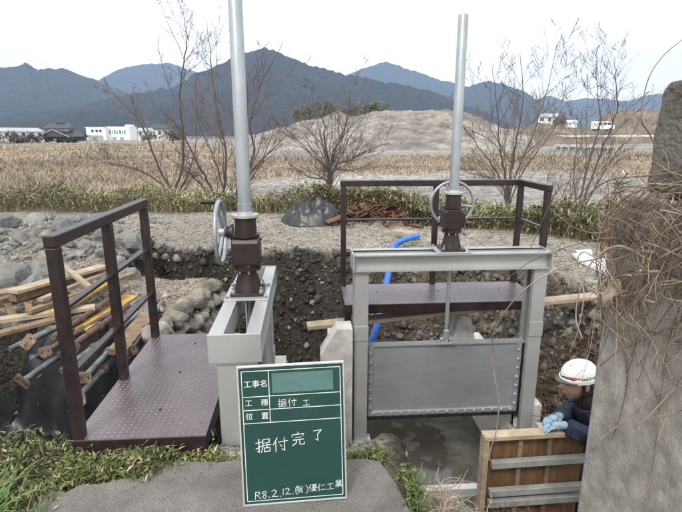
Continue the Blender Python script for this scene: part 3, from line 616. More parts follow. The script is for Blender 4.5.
# ------------------------------------------------------------------ rocks
from mathutils import noise as mnoise
def rock_mesh(name, seed, mt, sub=3):
    r = random.Random(seed); bm = bmesh.new(); bmesh.ops.create_icosphere(bm, subdivisions=sub, radius=1)
    for _ in range(9):
        d = Vector((r.gauss(0, 1), r.gauss(0, 1), r.gauss(0, 1))).normalized(); t = r.uniform(.55, .85)
        for v in bm.verts:
            k = v.co @ d
            if k > t: v.co -= d*(k-t)*.93
    for v in bm.verts: v.co *= 1+.10*mnoise.noise(v.co*2.3+Vector((seed, 0, 0)))+.06*mnoise.noise(v.co*6+Vector((0, seed, 0)))
    me = bpy.data.meshes.new(name); bm.to_mesh(me); bm.free(); me.materials.append(mt); return me
RM = [rock_mesh('rock', 100+k, ROCK) for k in range(9)]; SM = [rock_mesh('stone', 200+k, STONE) for k in range(7)]
def place_rock(px, py, wpx, rnd):
    p = ground(px, py+wpx*.25, 3.6); d = (p-Vector(CAM)).length; s = wpx/FOC*d/2*1.12
    o = bpy.data.objects.new('rock', rnd.choice(RM)); COL.objects.link(o)
    o.scale = (s*rnd.uniform(.95, 1.2), s*rnd.uniform(.8, 1.1), s*rnd.uniform(.65, .95)); o.rotation_euler = (rnd.uniform(-.4, .4), rnd.uniform(-.4, .4), rnd.uniform(0, 6.3))
    o.location = (p.x, p.y, p.z + s*.32); return o
rr = random.Random(3)
def rlab(a): return 'grey angular rock in the rubble bank ' + ('left of the near railing post' if a < 45 else 'between the near and middle railing posts' if a < 108 else 'between the middle and far railing posts' if a < 150 else 'just right of the far railing post')
big = [(14, 276, 30, 'large pale angular rock at the left edge behind the timber pile'), (40, 269, 20, None), (35, 284, 17, None), (63, 226, 17, None), (37, 220, 15, None), (81, 219, 18, None),
       (8, 223, 17, None), (129, 240, 24, 'biggest pale rock seen through the left railing, beside its middle post'), (138, 252, 19, None), (88, 247, 16, None), (105, 252, 14, None), (118, 262, 16, None), (133, 274, 16, None), (100, 236, 14, None), (22, 240, 14, None)]
for (a, b, c, lab) in big:
    o = place_rock(a, b, c, rr); setp(o, lab or rlab(a), 'rock', 'rocks in the rubble bank')
k = 0
while k < 190:
    a, b = rr.uniform(-4, 168), rr.uniform(216, 292)
    if a > 105 and b > 262: continue
    o = place_rock(a, b, rr.choice([3, 4, 4, 5, 5, 6, 7, 8, 10]), rr); k += 1
    setp(o, rlab(a), 'rock', 'rocks in the rubble bank')
for (a, b, c) in ((232, 238, 7), (215, 246, 8), (262, 236, 6), (520, 262, 6), (575, 247, 8), (560, 318, 9), (572, 325, 11), (583, 316, 8), (590, 330, 10), (565, 335, 8), (300, 268, 7), (312, 300, 8), (296, 320, 7), (322, 282, 6), (556, 325, 7), (420, 332, 9), (436, 326, 8), (400, 335, 9), (500, 330, 9), (512, 334, 10)):
    o = place_rock(a, b, c*.8, rr); o.location.z -= .03; setp(o, 'small grey stone ' + ('in the dark pit wall between the two gates' if 285 < a < 345 else 'on the gravel beside the end-on gate handwheel' if a < 285 else 'in the rubble behind the gate leaf' if a < 515 and b > 300 else 'in the dug slope right of the facing gate'), 'rock', 'stones in the excavation')

# cobble retaining wall along the pit edge
sw = thing('stone_retaining_wall', 'curved dry-stone retaining wall of rounded cobbles behind the left platform', 'stone wall', (-1.05, 4.5, -.6))
edge = [(214, 285), (222, 290), (205, 291), (196, 300), (186, 307), (178, 315), (168, 322), (160, 330), (152, 337)]
EP = [at_z(a, b, .02) for a, b in edge]
path = [EP[0]] + EP[2:]
rw = random.Random(9)
for row in range(4):
    t = 0.
    while t < len(path)-1.02:
        i = int(t); f_ = t-i; p = path[i]*(1-f_)+path[i+1]*f_; nd = path[i+1]-path[i]; sz = rw.uniform(.06, .105) if row else rw.uniform(.07, .11)
        st = bpy.data.objects.new('stone', rw.choice(SM)); COL.objects.link(st); st.parent = sw
        out_ = Vector((nd[1], -nd[0], 0)).normalized()
        if out_.x < 0: out_ = -out_
        w_ = Vector(p) + out_*(row*.05+rw.uniform(-.015, .015)); w_.z = .02 - row*.145 + rw.uniform(-.02, .02)
        st.location = w_ - Vector((-1.05, 4.5, -.6)); st.scale = (sz*1.2, sz*1.0, sz*.95); st.rotation_euler = (rw.uniform(-.3, .3), rw.uniform(-.3, .3), rw.uniform(0, 6.3))
        t += sz*1.55/max(np.linalg.norm(nd), .05)

# scattered pebbles on ground and pit walls (uncountable)
N = 26000
px = RNG.uniform(-5.5, 5.2, N); py = RNG.uniform(2.6, 11.0, N); pz = height(px, py); hp = height(px, py, parts=True)[1]
keep = (py < ybank(px)+.5) & ~((px > .4) & (px < 2.4) & (py < 4.6)) & ~((px > -1.25) & (px < -.1) & (py < 3.8)); px, py, pz, hp = px[keep], py[keep], pz[keep], hp[keep]; N = len(px)
sz = np.exp(RNG.normal(math.log(.012), .5, N)); sz = np.clip(sz, .006, .05)
base = np.array([[1, 0, 0], [-1, 0, 0], [0, 1, 0], [0, -1, 0], [0, 0, 1], [0, 0, -1]], float); bf = np.array([[0, 2, 4], [2, 1, 4], [1, 3, 4], [3, 0, 4], [2, 0, 5], [1, 2, 5], [3, 1, 5], [0, 3, 5]])
jt = base[None]*RNG.uniform(.6, 1.25, (N, 6, 1)) + RNG.normal(0, .18, (N, 6, 3)); ang = RNG.uniform(0, 2*PI, N)
ca, sa = np.cos(ang)[:, None], np.sin(ang)[:, None]
jv = np.stack([jt[..., 0]*ca-jt[..., 1]*sa, jt[..., 0]*sa+jt[..., 1]*ca, jt[..., 2]*.75], -1)*sz[:, None, None]
V = (jv + np.stack([px, py, pz+sz*.25], 1)[:, None]).reshape(-1, 3); F = (bf[None]+np.arange(N)[:, None, None]*6).reshape(-1, 3)
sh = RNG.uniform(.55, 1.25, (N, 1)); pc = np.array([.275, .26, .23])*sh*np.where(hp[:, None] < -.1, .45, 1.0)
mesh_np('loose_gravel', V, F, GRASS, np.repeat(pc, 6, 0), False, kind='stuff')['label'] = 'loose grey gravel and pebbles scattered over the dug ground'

# earth clods sticking out of the cut faces
N = 9000; px = RNG.uniform(-2.6, 3.3, N); py = RNG.uniform(3.9, 7.6, N); pz, hp, _q = height(px, py, parts=True)
keep = (hp < -.06) & (hp > -1.75) & ~((px < -1.2) & (py < 4.6)); px, py, pz, hp = px[keep], py[keep], pz[keep], hp[keep]; N = len(px); sz = np.clip(np.exp(RNG.normal(math.log(.030), .5, N)), .012, .10)
jt = base[None]*RNG.uniform(.6, 1.25, (N, 6, 1)) + RNG.normal(0, .2, (N, 6, 3)); jv = jt*sz[:, None, None]
V = (jv + np.stack([px, py, pz+sz*.1], 1)[:, None]).reshape(-1, 3); F = (bf[None]+np.arange(N)[:, None, None]*6).reshape(-1, 3)
gx_ = np.clip((px-.1)/1.2, 0, 1)[:, None]; pc = (np.array([.036, .032, .026])*(1-gx_)+np.array([.11, .096, .076])*gx_)*RNG.uniform(.5, 1.6, (N, 1))
pc = np.where(RNG.uniform(0, 1, (N, 1)) < .07, np.array([.2, .19, .17]), pc)
mesh_np('earth_clods', V, F, GRASS, np.repeat(pc, 6, 0), False, kind='stuff')['label'] = 'dark clods of earth crumbling from the cut pit faces'

# ------------------------------------------------------------------ timber, pipes, sheets
def plank(name, a, za, b, zb_, w, h, mt, label, cat='plank', group=None):
    p = Vector(at_z(*a, za)); q = Vector(at_z(*b, zb_))
    return setp(MB().bar(p, q, w, h).build(name, mt, bevel=.003), label, cat, group)
plank('plank', (-14, 322), .10, (95, 307), .10, .10, .035, WOOD, 'long pale plank lying nearest, ending behind the near left railing post')
plank('timber_beam', (12, 297), .20, (103, 270), .20, .10, .09, WOODO, 'thick squared timber beam on top of the left timber pile')
plank('plank', (12, 292), .262, (104, 266), .262, .14, .03, WOOD, 'pale board lying flat on the squared beam in the left pile')
plank('plank', (-20, 297), .16, (45, 284), .16, .16, .03, WOODO, 'brown weathered board behind the squared beam at left edge')
plank('timber_stick', (64, 267), .34, (91, 288), .24, .045, .04, WOOD, 'short pale stick lying crosswise on the left timber pile', 'stick')
plank('plank', (28, 312), .15, (132, 274), .15, .07, .035, WOODO, 'narrow tan batten running diagonally under the yellow board')
plank('yellow_board', (56, 312), .16, (103, 284), .16, .12, .022, WOODY, 'yellow board at the back of the pile behind the near railing post', 'board', 'yellow formwork boards')
plank('yellow_board', (80, 330), .02, (132, 296), .02, .13, .022, WOODY, 'yellow board in front, lying among the grey pipes', 'board', 'yellow formwork boards')
plank('timber_block', (27, 303), .12, (33, 318), .08, .05, .05, WOODO, 'short upright timber block under the left timber pile', 'timber block')
plank('timber_block', (8, 306), .10, (14, 318), .08, .06, .06, WOODO, 'short dark timber block at the left edge under the pile', 'timber block')
plank('plank', (-14, 250), .12, (96, 237), .10, .12, .04, WOOD, 'pale plank lying on the rubble bank behind the railing')
plank('plank', (118, 352), -.03, (150, 314), .0, .15, .05, WOODO, 'dark brown board lying beside the left platform under the railing')
plank('plank', (307, 326), -.20, (604, 295), -.02, .14, .038, WOOD, 'long pale plank passing behind both legs of the facing gate')
plank('plank', (396, 230), .10, (415, 234), .10, .22, .03, WOOD, 'short pale board beside the bark debris and blue hose')
def jackpipe(a, za, b, zb_, r, mt, label, plate=True):
    p = Vector(at_z(*a, za)); q = Vector(at_z(*b, zb_)); d = (q-p).normalized()
    t = thing('support_pipe', label, 'pipe', (p.x, p.y, p.z), 0, 'adjustable support pipes')
    MB().tube([p+d*.012, q], r, 14).build('tube', mt, t, world=True, smooth=True)
    MB().lathe(p+d*.35, d, [(0, r*1.02), (.004, r*1.5), (.05, r*1.5), (.054, r*1.02)], 14).build('collar', RUST, t, world=True, smooth=True)
    if plate:
        x, y, z = frame(d, (.5, .2, 1)); pl = MB(); c = p; s = .055
        rj = random.Random(int(a[0]*7+a[1])); ro = rj.uniform(0, 3.1); tl = Vector((rj.uniform(-.35, .35), rj.uniform(-.35, .35), rj.uniform(-.35, .35)))
        x, y, z = frame((d+tl).normalized(), (math.cos(ro), .2, math.sin(ro))); d = z
        e1, e2 = s*1.1, s*rj.uniform(.7, 1.0); ring = [(e1, -e2*.7), (e1, e2*.7), (e1*.75, e2), (-e1*.75, e2), (-e1, e2*.7), (-e1, -e2*.7), (-e1*.75, -e2), (e1*.75, -e2)]
        pl.prism(ring, c, x, y, d*.008); pp = pl.build('base_plate', RUSTP, t, world=True)
        for (u, v) in ((.65, 0), (-.65, 0)): MB().lathe(c+x*u*s+y*v*s-d*.0006, d, [(0, .0085), (.0005, .0085)], 10).build('hole', BLACK, pp, world=True)
jackpipe((22, 382), -.12, (150, 292), .02, .024, PIPEG, 'grey support pipe with rusty plate, lowest at the left edge of the bundle')
jackpipe((28, 342), .03, (118, 296), .07, .024, PIPEG, 'grey support pipe with rusty plate, uppermost at left of the bundle')
jackpipe((72, 346), .0, (128, 306), .03, .026, RUST, 'rust-brown support pipe in the middle of the bundle')
jackpipe((84, 378), -.09, (158, 300), .02, .024, PIPEG, 'grey support pipe with rusty plate nearest the platform railing')
jackpipe((78, 398), -.17, (140, 330), -.1, .024, PIPEG, 'grey support pipe with rusty plate lowest and nearest in the bundle')
jackpipe((130, 352), -.05, (162, 302), .03, .024, PIPEG, 'grey support pipe with rusty plate half hidden behind the middle railing post')
jackpipe((45, 352), -.02, (112, 312), .05, .022, RUST, 'thin rusty support pipe with plate between the grey pipes')
jackpipe((8, 350), .0, (110, 300), .06, .022, PIPEG, 'grey pipe without plate at the left edge of the bundle', False)
jackpipe((60, 372), -.06, (150, 306), .0, .022, PIPEG, 'grey pipe without plate low in the bundle behind the near post', False)
jackpipe((52, 338), .05, (124, 290), .10, .024, RUST, 'rusty pipe without plate under the yellow board at the back', False)
plank('plank', (-10, 336), .06, (60, 318), .08, .09, .03, WOODO, 'brown weathered board under the long pale plank at the left edge')
plank('timber_beam', (-12, 306), .13, (70, 284), .15, .09, .08, WOODO, 'dark squared beam below the squared beam on top of the left pile')
plank('plank', (40, 300), .21, (118, 268), .19, .06, .03, WOOD, 'pale narrow batten leaning over the back of the left pile')
def sheet(name, cx, cy, rx, ry, zf, mt, amp, fq, seed, label, cat, rag=.18, nseg=90, kind=None):
    """crumpled sheet: closed lumpy surface with folds"""
    m = MB(); vs = []; fs = []
    for i in range(nseg):
        for j in range(24):
            a = 2*PI*i/nseg; q = (j+1)/24; e = 1+rag*float(fbm(math.cos(a)*2.3, math.sin(a)*2.3, 3, seed))
            x = cx+math.cos(a)*rx*q*e; y = cy+math.sin(a)*ry*q*e
            rdg = abs(float(fbm(x*fq, y*fq, 4, seed+5)))+.4*abs(float(fbm(x*fq*3.5, y*fq*3.5, 3, seed+9)))
            vs.append((x, y, zf(x, y, q) + amp*rdg*(1-q**3)))
    for i in range(nseg):
        for j in range(23):
            a, b = i*24+j, ((i+1) % nseg)*24+j; fs.append((a, a+1, b+1, b))
    vs.append((cx, cy, zf(cx, cy, 0)+amp*.4)); c = len(vs)-1
    for i in range(nseg): fs.append((c, i*24, ((i+1) % nseg)*24))
    o = m.add(vs, fs).build(name, mt, smooth=True); setp(o, label, cat)
    return o
p = ground(315, 221); sheet('black_plastic_sheet', p.x, p.y+.1, .62, .35, lambda x, y, q: hz(x, y)+.02+.17*(1-q**2.5), PLASTIC, .42, 2.4, 31, 'crumpled black plastic sheeting heaped on the gravel bank', 'plastic sheet')
sheet('black_plastic_sheet', -2.1, 3.55, .95, .80, lambda x, y, q: hz(x, y)+.03, PLASTIC, .12, 4, 37, 'black plastic sheet lining the hole under the support pipes', 'plastic sheet')
m = MB()
for k, (a, b) in enumerate(((575, 255), (606, 262), (607, 276), (583, 267))): pass
q = [Vector(at_z(a, b, .03)) for a, b in ((572, 256), (606, 262), (607, 276), (580, 263))]
m.add([v+Vector((0, 0, d)) for d in (0, .045) for v in q], [(3, 2, 1, 0), (4, 5, 6, 7), (0, 1, 5, 4), (1, 2, 6, 5), (2, 3, 7, 6), (3, 0, 4, 7)])
setp(m.build('foam_sheet', WHITE, bevel=.004), 'white foam sheet lying on the gravel at right beside the pier', 'foam sheet')
m = MB(); q = [Vector(at_z(a, b, .05)) for a, b in ((576, 253), (590, 252), (592, 255), (577, 256))]
m.add([v+Vector((0, 0, d)) for d in (0, .04) for v in q], [(3, 2, 1, 0), (4, 5, 6, 7), (0, 1, 5, 4), (1, 2, 6, 5), (2, 3, 7, 6), (3, 0, 4, 7)])
setp(m.build('foam_sheet', WHITE), 'small white foam offcut behind the larger foam sheet', 'foam sheet')
# bark and timber debris
p = ground(372, 222); rb = random.Random(12)
bk = thing('bark_debris', 'heap of torn reddish-brown bark and splintered wood behind the far railing', 'bark debris', (p.x, p.y, p.z))
for k in range(170):
    x = p.x+rb.gauss(0, .42); y = p.y+rb.gauss(.05, .16); t = math.exp(-((x-p.x)/.5)**2-((y-p.y)/.25)**2); z = hz(x, y)+.03+rb.uniform(0, .34)*t
    d = Vector((rb.uniform(-1, 1), rb.uniform(-.5, .5), rb.uniform(-.25, .7))).normalized(); L = rb.choice([.05, .08, .12, .2, .34])
    c = Vector((x, y, z)); MB().bar(c-d*L/2, c+d*L/2, rb.choice([.012, .02, .05, .09, .14]), rb.uniform(.008, .03), (rb.uniform(-.5, .5), .3, 1), taper=rb.uniform(.3, 1)).build('splinter', BARK, bk, world=True)
setp(MB().bar(at_z(326, 222, .12), at_z(344, 216, .2), .16, .05).build('bark_slab', BARK, bevel=.008), 'orange-brown slab of bark between the plastic sheet and the debris heap', 'bark')
# blue hose
hp_ = [at_z(418, 236, .1), at_z(404, 240, .1), at_z(395, 246, .02), at_y(390, 256, 6.6), at_y(388, 275, 6.2), at_y(384, 295, 5.8), at_y(378, 322, 5.3), at_y(373, 338, 5.1), at_y(370, 350, 5.0)]
def smooth_path(pts, n=8):
    P = [Vector(p) for p in pts]; P = [P[0]*2-P[1]] + P + [P[-1]*2-P[-2]]; o = []
    for i in range(1, len(P)-2):
        for k in range(n):
            t = k/n; a, b, c, d = P[i-1], P[i], P[i+1], P[i+2]
            o.append(.5*((2*b)+(c-a)*t+(2*a-5*b+4*c-d)*t*t+(3*b-a-3*c+d)*t**3))
    o.append(P[-2]); return o
setp(MB().tube(smooth_path(hp_), .042, 12).build('blue_hose', BLUEH, smooth=True), 'bright blue hose running down into the pit behind the gate', 'hose')

# ------------------------------------------------------------------ worker
SKIN = mat('skin', (.40, .235, .165), (.31, .175, .12), rough=.55, scale=20); NAVY = mat('navy_jacket', (.024, .034, .066), (.011, .016, .034), mottle=(12, .35), rough=.8, scale=9, bump=.5, bscale=22)
GLOVE = mat('pale_blue_glove', (.25, .36, .43), (.045, .075, .11), rough=.8, scale=16, contrast=(.40, .52), bump=.3, bscale=120); HELM = mat('white_helmet', (.80, .79, .76), (.72, .71, .68), rough=.28, scale=7, spec=.6)
HAIR = mat('dark_hair', (.02, .017, .015), (.012, .01, .009), rough=.7, scale=40); REDS = mat('red_stripe', (.55, .06, .05), (.45, .05, .04), rough=.4, scale=5)
TROU = mat('dark_work_trousers', (.035, .04, .055), (.02, .024, .034), rough=.85, scale=8); VISOR = mat('dark_visor', (.05, .055, .055), (.035, .04, .04), rough=.2, scale=5, spec=.7); COLLAR = mat('dark_collar', (.03, .022, .03), (.02, .015, .02), rough=.9, scale=30)
def skin_mesh(verts, edges, rad, root_i=0, sub=2):
    me = bpy.data.meshes.new('tmp'); me.from_pydata([tuple(v) for v in verts], edges, [])
    o = bpy.data.objects.new('tmp', me); COL.objects.link(o)
    sk = o.modifiers.new('s', 'SKIN'); sk.use_smooth_shade = True
    for i, d in enumerate(me.skin_vertices[0].data): d.radius = (rad[i], rad[i]); d.use_root = (i == root_i)
    ss = o.modifiers.new('u', 'SUBSURF'); ss.levels = sub; ss.render_levels = sub
    bpy.context.view_layer.update()
    r = bpy.data.meshes.new_from_object(o.evaluated_get(bpy.context.evaluated_depsgraph_get())); bpy.data.objects.remove(o); return r
def to_mb(me, mb=None, m=0):
    mb = mb or MB(); mb.add([v.co.copy() for v in me.vertices], [tuple(f.vertices) for f in me.polygons], m); return mb
wk = thing('person', 'worker in white helmet, navy jacket and pale blue gloves leaning on the formwork panel', 'person', (2.0, 2.85, -1.46))
J = dict(pel=(2.02, 2.86, -.64), spn=(1.98, 2.85, -.42), che=(1.92, 2.83, -.30), nk=(1.83, 2.80, -.12), hd=(1.765, 2.785, .0),
         shl=(1.89, 2.66, -.215), ell=(1.80, 2.585, -.275), wrl=(1.585, 2.625, -.155), shr=(1.89, 3.0, -.215), elr=(1.78, 2.95, -.30), wrr=(1.60, 2.72, -.15),
         hil=(2.02, 2.76, -.70), knl=(1.96, 2.74, -1.06), anl=(2.04, 2.75, -1.40), tol=(1.90, 2.74, -1.43), hir=(2.02, 2.96, -.70), knr=(1.98, 2.97, -1.06), anr=(2.06, 2.96, -1.40), tor=(1.92, 2.97, -1.43))
def chain(names, eds, rads):
    ix = {n: i for i, n in enumerate(names)}; return [J[n] for n in names], [(ix[a], ix[b]) for a, b in eds], rads
body = to_mb(skin_mesh(*chain(['pel', 'spn', 'che', 'nk', 'hd', 'shl', 'ell', 'wrl', 'shr', 'elr', 'wrr', 'hil', 'knl', 'anl', 'tol', 'hir', 'knr', 'anr', 'tor'],
    [('pel', 'spn'), ('spn', 'che'), ('che', 'nk'), ('nk', 'hd'), ('che', 'shl'), ('shl', 'ell'), ('ell', 'wrl'), ('che', 'shr'), ('shr', 'elr'), ('elr', 'wrr'), ('pel', 'hil'), ('hil', 'knl'), ('knl', 'anl'), ('anl', 'tol'), ('pel', 'hir'), ('hir', 'knr'), ('knr', 'anr'), ('anr', 'tor')],
    [.12, .11, .12, .055, .055, .05, .036, .026, .05, .036, .026, .07, .05, .038, .03, .07, .05, .038, .03])))
HC = Vector((1.735, 2.785, .055)); ht = R(-7)
def head_pt(dx, dy, dz):
    d = Vector((dx, dy, dz)).normalized(); x, y, z = d
    rx = .098 if x < 0 else .104; p = Vector((x*rx, y*.077, z*.122))
    if z < 0: p.y *= 1-.28*(-z)**1.5; p.x += -.018*(-z) + (.03*(-z) if x > 0 else 0)
    if x < 0:
        p.x -= .034*math.exp(-((z+.17)/.13)**2-(y/.17)**2) + .012*math.exp(-((z+.02)/.16)**2-(y/.11)**2)      # nose
        p.x += .012*math.exp(-((z-.10)/.10)**2-((abs(y)-.36)/.16)**2)                                          # eye sockets
        p.x -= .008*math.exp(-((z-.24)/.08)**2)                                                                # brow
        p.x -= .010*math.exp(-((z+.50)/.06)**2-(y/.28)**2) + .008*math.exp(-((z+.63)/.05)**2-(y/.26)**2)       # lips
        p.x -= .014*math.exp(-((z+.93)/.16)**2)                                                                # chin
    p = Matrix.Rotation(ht, 3, 'Y') @ p; return HC + p
vs = []; fs = []; na, nb = 40, 30
for i in range(nb+1):
    for j in range(na):
        t = PI*i/nb; a = 2*PI*j/na; vs.append(head_pt(math.sin(t)*math.cos(a), math.sin(t)*math.sin(a), math.cos(t)))
for i in range(nb):
    for j in range(na): fs.append((i*na+j, i*na+(j+1) % na, (i+1)*na+(j+1) % na, (i+1)*na+j))
body.add(vs, fs)
RH = Matrix.Rotation(ht, 3, 'Y')
for s in (-1, 1):
    vs = []; fs = []
    for i in range(9):
        for j in range(10):
            t = PI*i/8; a = 2*PI*j/10; vs.append(HC + RH @ Vector((.012+.020*math.sin(t)*math.cos(a), s*(.078+.011*math.sin(t)*math.sin(a)), -.005+.034*math.cos(t))))
    for i in range(8):
        for j in range(10): fs.append((i*10+j, i*10+(j+1) % 10, (i+1)*10+(j+1) % 10, (i+1)*10+j))
    body.add(vs, fs)
bo = body.build('body', SKIN, wk, world=True, smooth=True)
for s in (-1, 1):
    e = head_pt(-.9, s*.34, .07); MB().lathe(e+Vector((.004, 0, 0)), (-1, 0, 0), [(-.006, .004), (-.002, .010), (.002, .010), (.005, .004)], 12).build('eye', HAIR, bo, world=True, smooth=True)
for sg in (-1, 1):
    MB().tube([head_pt(-.93, sg*.14, .22)+Vector((-.003, 0, 0)), head_pt(-.88, sg*.34, .27)+Vector((-.003, 0, 0)), head_pt(-.75, sg*.58, .22)+Vector((-.002, 0, 0))], [.003, .0045, .002], 6).build('eyebrow', HAIR, bo, world=True)
MB().tube([head_pt(-.86, .22, -.56), head_pt(-.95, 0, -.55)+Vector((-.002, 0, 0)), head_pt(-.86, -.22, -.56)], [.0015, .003, .0015], 6).build('mouth', mat('lip', (.25, .10, .08), (.2, .08, .06), rough=.5, scale=9), bo, world=True)
jk = to_mb(skin_mesh(*chain(['pel', 'spn', 'che', 'nk', 'shl', 'ell', 'wrl', 'shr', 'elr', 'wrr'],
    [('pel', 'spn'), ('spn', 'che'), ('che', 'nk'), ('che', 'shl'), ('shl', 'ell'), ('ell', 'wrl'), ('che', 'shr'), ('shr', 'elr'), ('elr', 'wrr')],
    [.17, .155, .165, .075, .092, .066, .046, .092, .066, .046])))
for v in jk.v:                                                       # sleeve and body wrinkles
    v += Vector((1, 1, 1))*.022*float(fbm(v.x*14+v.z*9, v.y*10-v.z*16, 3, 77))
jk.build('jacket', NAVY, wk, world=True, smooth=True)
to_mb(skin_mesh(*chain(['pel', 'hil', 'knl', 'anl', 'hir', 'knr', 'anr'], [('pel', 'hil'), ('hil', 'knl'), ('knl', 'anl'), ('pel', 'hir'), ('hir', 'knr'), ('knr', 'anr')], [.145, .10, .078, .066, .10, .078, .066]))).build('trousers', TROU, wk, world=True, smooth=True)
for a, b in (('anl', 'tol'), ('anr', 'tor')):
    A, B = Vector(J[a]), Vector(J[b]); to_mb(skin_mesh([A+Vector((.03, 0, .12)), A, B, B-Vector((.04, 0, 0))], [(0, 1), (1, 2), (2, 3)], [.06, .055, .048, .035])).build('boot', BLACK, wk, world=True, smooth=True)
to_mb(skin_mesh([Vector(J['nk'])+Vector((.02, 0, -.02)), Vector(J['nk'])+Vector((-.03, -.005, .06)), Vector(J['nk'])+Vector((-.045, -.01, .11))], [(0, 1), (1, 2)], [.095, .088, .082])).build('collar', COLLAR, wk, world=True, smooth=True)
for nm, w0, yd in (('wrl', J['wrl'], 0), ('wrr', J['wrr'], 0)):
    W = Vector(w0); D = Vector((-1, -.05 if nm == 'wrl' else -.45, -.06)).normalized(); S = D.cross(Vector((0, 0, 1))).normalized()
    g = to_mb(skin_mesh([W-D*.02, W+D*.03, W+D*.075, W+D*.095], [(0, 1), (1, 2), (2, 3)], [.029, .029, .031, .026]))
    for q, (o_, L) in enumerate(((-.025, .062), (-.008, .07), (.008, .066), (.024, .055))):
        b0 = W+D*.08+S*o_; b1 = b0+D*L*.42+Vector((0, 0, .004)); b2 = b1+D*L*.3+Vector((0, 0, -.016)); b3 = b2+D*L*.2+Vector((0, 0, -.022))
        g = to_mb(skin_mesh([b0, b1, b2, b3], [(0, 1), (1, 2), (2, 3)], [.0098, .009, .0082, .007]), g)
    sg = 1 if nm == 'wrl' else -1
    t0 = W+D*.03+S*.026*sg; t1 = t0+D*.03+S*.022*sg; t2 = t1+D*.03+S*.004*sg
    g = to_mb(skin_mesh([t0, t1, t2], [(0, 1), (1, 2)], [.013, .012, .010]), g)
    g.build('glove', GLOVE, wk, world=True, smooth=True)
hm = MB(); vs = []; fs = []; HB = HC + RH @ Vector((.006, 0, .045)); na, nb = 48, 16
def dome(t, a, k=1.0):
    x, y, z = math.cos(a)*math.cos(t), math.sin(a)*math.cos(t), math.sin(t)
    rid = 1+.018*math.exp(-(y/.16)**2)*math.cos(t)**.2
    return HB + RH @ (Vector((x*.117, y*.097, z*.102))*rid*k)
for i in range(nb+1):
    for j in range(na): vs.append(dome(PI/2*i/nb*.999, 2*PI*j/na))
for i in range(nb):
    for j in range(na): fs.append((i*na+j, i*na+(j+1) % na, (i+1)*na+(j+1) % na, (i+1)*na+j))
hm.add(vs, fs); hm.add([HB + RH @ Vector((math.cos(2*PI*j/na)*r*.117, math.sin(2*PI*j/na)*r*.097, z)) for (r, z) in ((1.06, -.02), (1.06, .002), (1.0, .006), (.97, -.02)) for j in range(na)],
    [(r*na+j, r*na+(j+1) % na, ((r+1) % 4)*na+(j+1) % na, ((r+1) % 4)*na+j) for r in range(4) for j in range(na)])
ho = hm.build('helmet', HELM, wk, world=True, smooth=True)
vm = MB(); pts = []
for d in (0, .006):
    for r in (1.0, 1.30):
        for j in range(15):
            a = PI + (j-7)/7*1.05; pts.append(HB + RH @ Vector((math.cos(a)*.117*(1+(r-1)*max(0, math.cos((j-7)/7*1.3))), math.sin(a)*.099*min(r, 1.08), -.012-(r-1)*.03+d)))
fs = []
for j in range(14): fs += [(j, j+1, 16+j, 15+j), (30+j, 45+j, 46+j, 31+j), (15+j, 16+j, 46+j, 45+j), (j, 30+j, 31+j, j+1)]
vm.add(pts, fs).build('visor', VISOR, ho, world=True, smooth=True)
def strip(a0, a1, t0, t1, mt, name, n=10, k=1.012):
    m = MB(); v = []
    for i in range(n+1):
        for tt, kk in ((t0, k), (t1, k), (t1, k-.008), (t0, k-.008)): v.append(dome(tt(i/n) if callable(tt) else tt, a0+(a1-a0)*i/n, kk))
    m.add(v, [(i*4+j, i*4+(j+1) % 4, (i+1)*4+(j+1) % 4, (i+1)*4+j) for i in range(n) for j in range(4)]); m.build(name, mt, ho, world=True, smooth=True)
strip(PI*.82, PI*1.30, .02, .13, VISOR, 'front_panel', 14); strip(PI*1.14, PI*1.38, .15, .24, REDS, 'red_band'); strip(PI*1.05, PI*1.13, .15, .95, VISOR, 'dark_stripe', k=1.016)
def arc_over(y0, w, mt, name):
    m = MB(); v = []; n = 20
    for i in range(n+1):
        a = PI*(.12+.76*i/n)
        for dy in (-w, w):
            for kk in (1.02, 1.010): v.append(HB + RH @ (Vector((-math.cos(a)*.138*.92, y0+dy, math.sin(a)*.130))*kk))
    m.add(v, [(i*4+j, i*4+(j+1) % 4, (i+1)*4+(j+1) % 4, (i+1)*4+j) for i in range(n) for j in (0, 1, 2, 3)]); m.build(name, mt, ho, world=True)
hl = MB()
for k, ch in enumerate('OCCUS'):
    c = bpy.data.curves.new('print', 'FONT'); c.body = ch; c.size = .028; c.offset = .0009; t = bpy.data.objects.new('print', c); COL.objects.link(t); bpy.context.view_layer.update()
    me = bpy.data.meshes.new_from_object(t.evaluated_get(bpy.context.evaluated_depsgraph_get())); a = PI*1.40 + k*.205
    for f in me.polygons:
        hl.add([dome((.075+me.vertices[i].co.y/.128), a+me.vertices[i].co.x/.125, 1.024) for i in f.vertices], [tuple(range(len(f.vertices)))])
    bpy.data.objects.remove(t); bpy.data.curves.remove(c); bpy.data.meshes.remove(me)
hl.build('lettering', VISOR, ho, world=True)
for s in (-1, 1):
    MB().tube(smooth_path([HC+RH @ Vector((.0, s*.083, .03)), HC+RH @ Vector((-.012, s*.082, -.04)), HC+RH @ Vector((-.045, s*.055, -.105)), HC+RH @ Vector((-.075, s*.012, -.131))], 4), .006, 6).build('chin_strap', BLACK, ho, world=True)
hr_ = MB(); vs = []; fs = []
for i in range(13):
    for j in range(25):
        a = -1.75+3.5*j/24; zz = .06-.13*i/12; q = 1.03-.02*(i/12)
        d = Vector((math.cos(a)*.106*q, math.sin(a)*.081*q, zz)); vs.append(HC + RH @ d)
fs = [(i*25+j, i*25+j+1, (i+1)*25+j+1, (i+1)*25+j) for i in range(12) for j in range(24)]
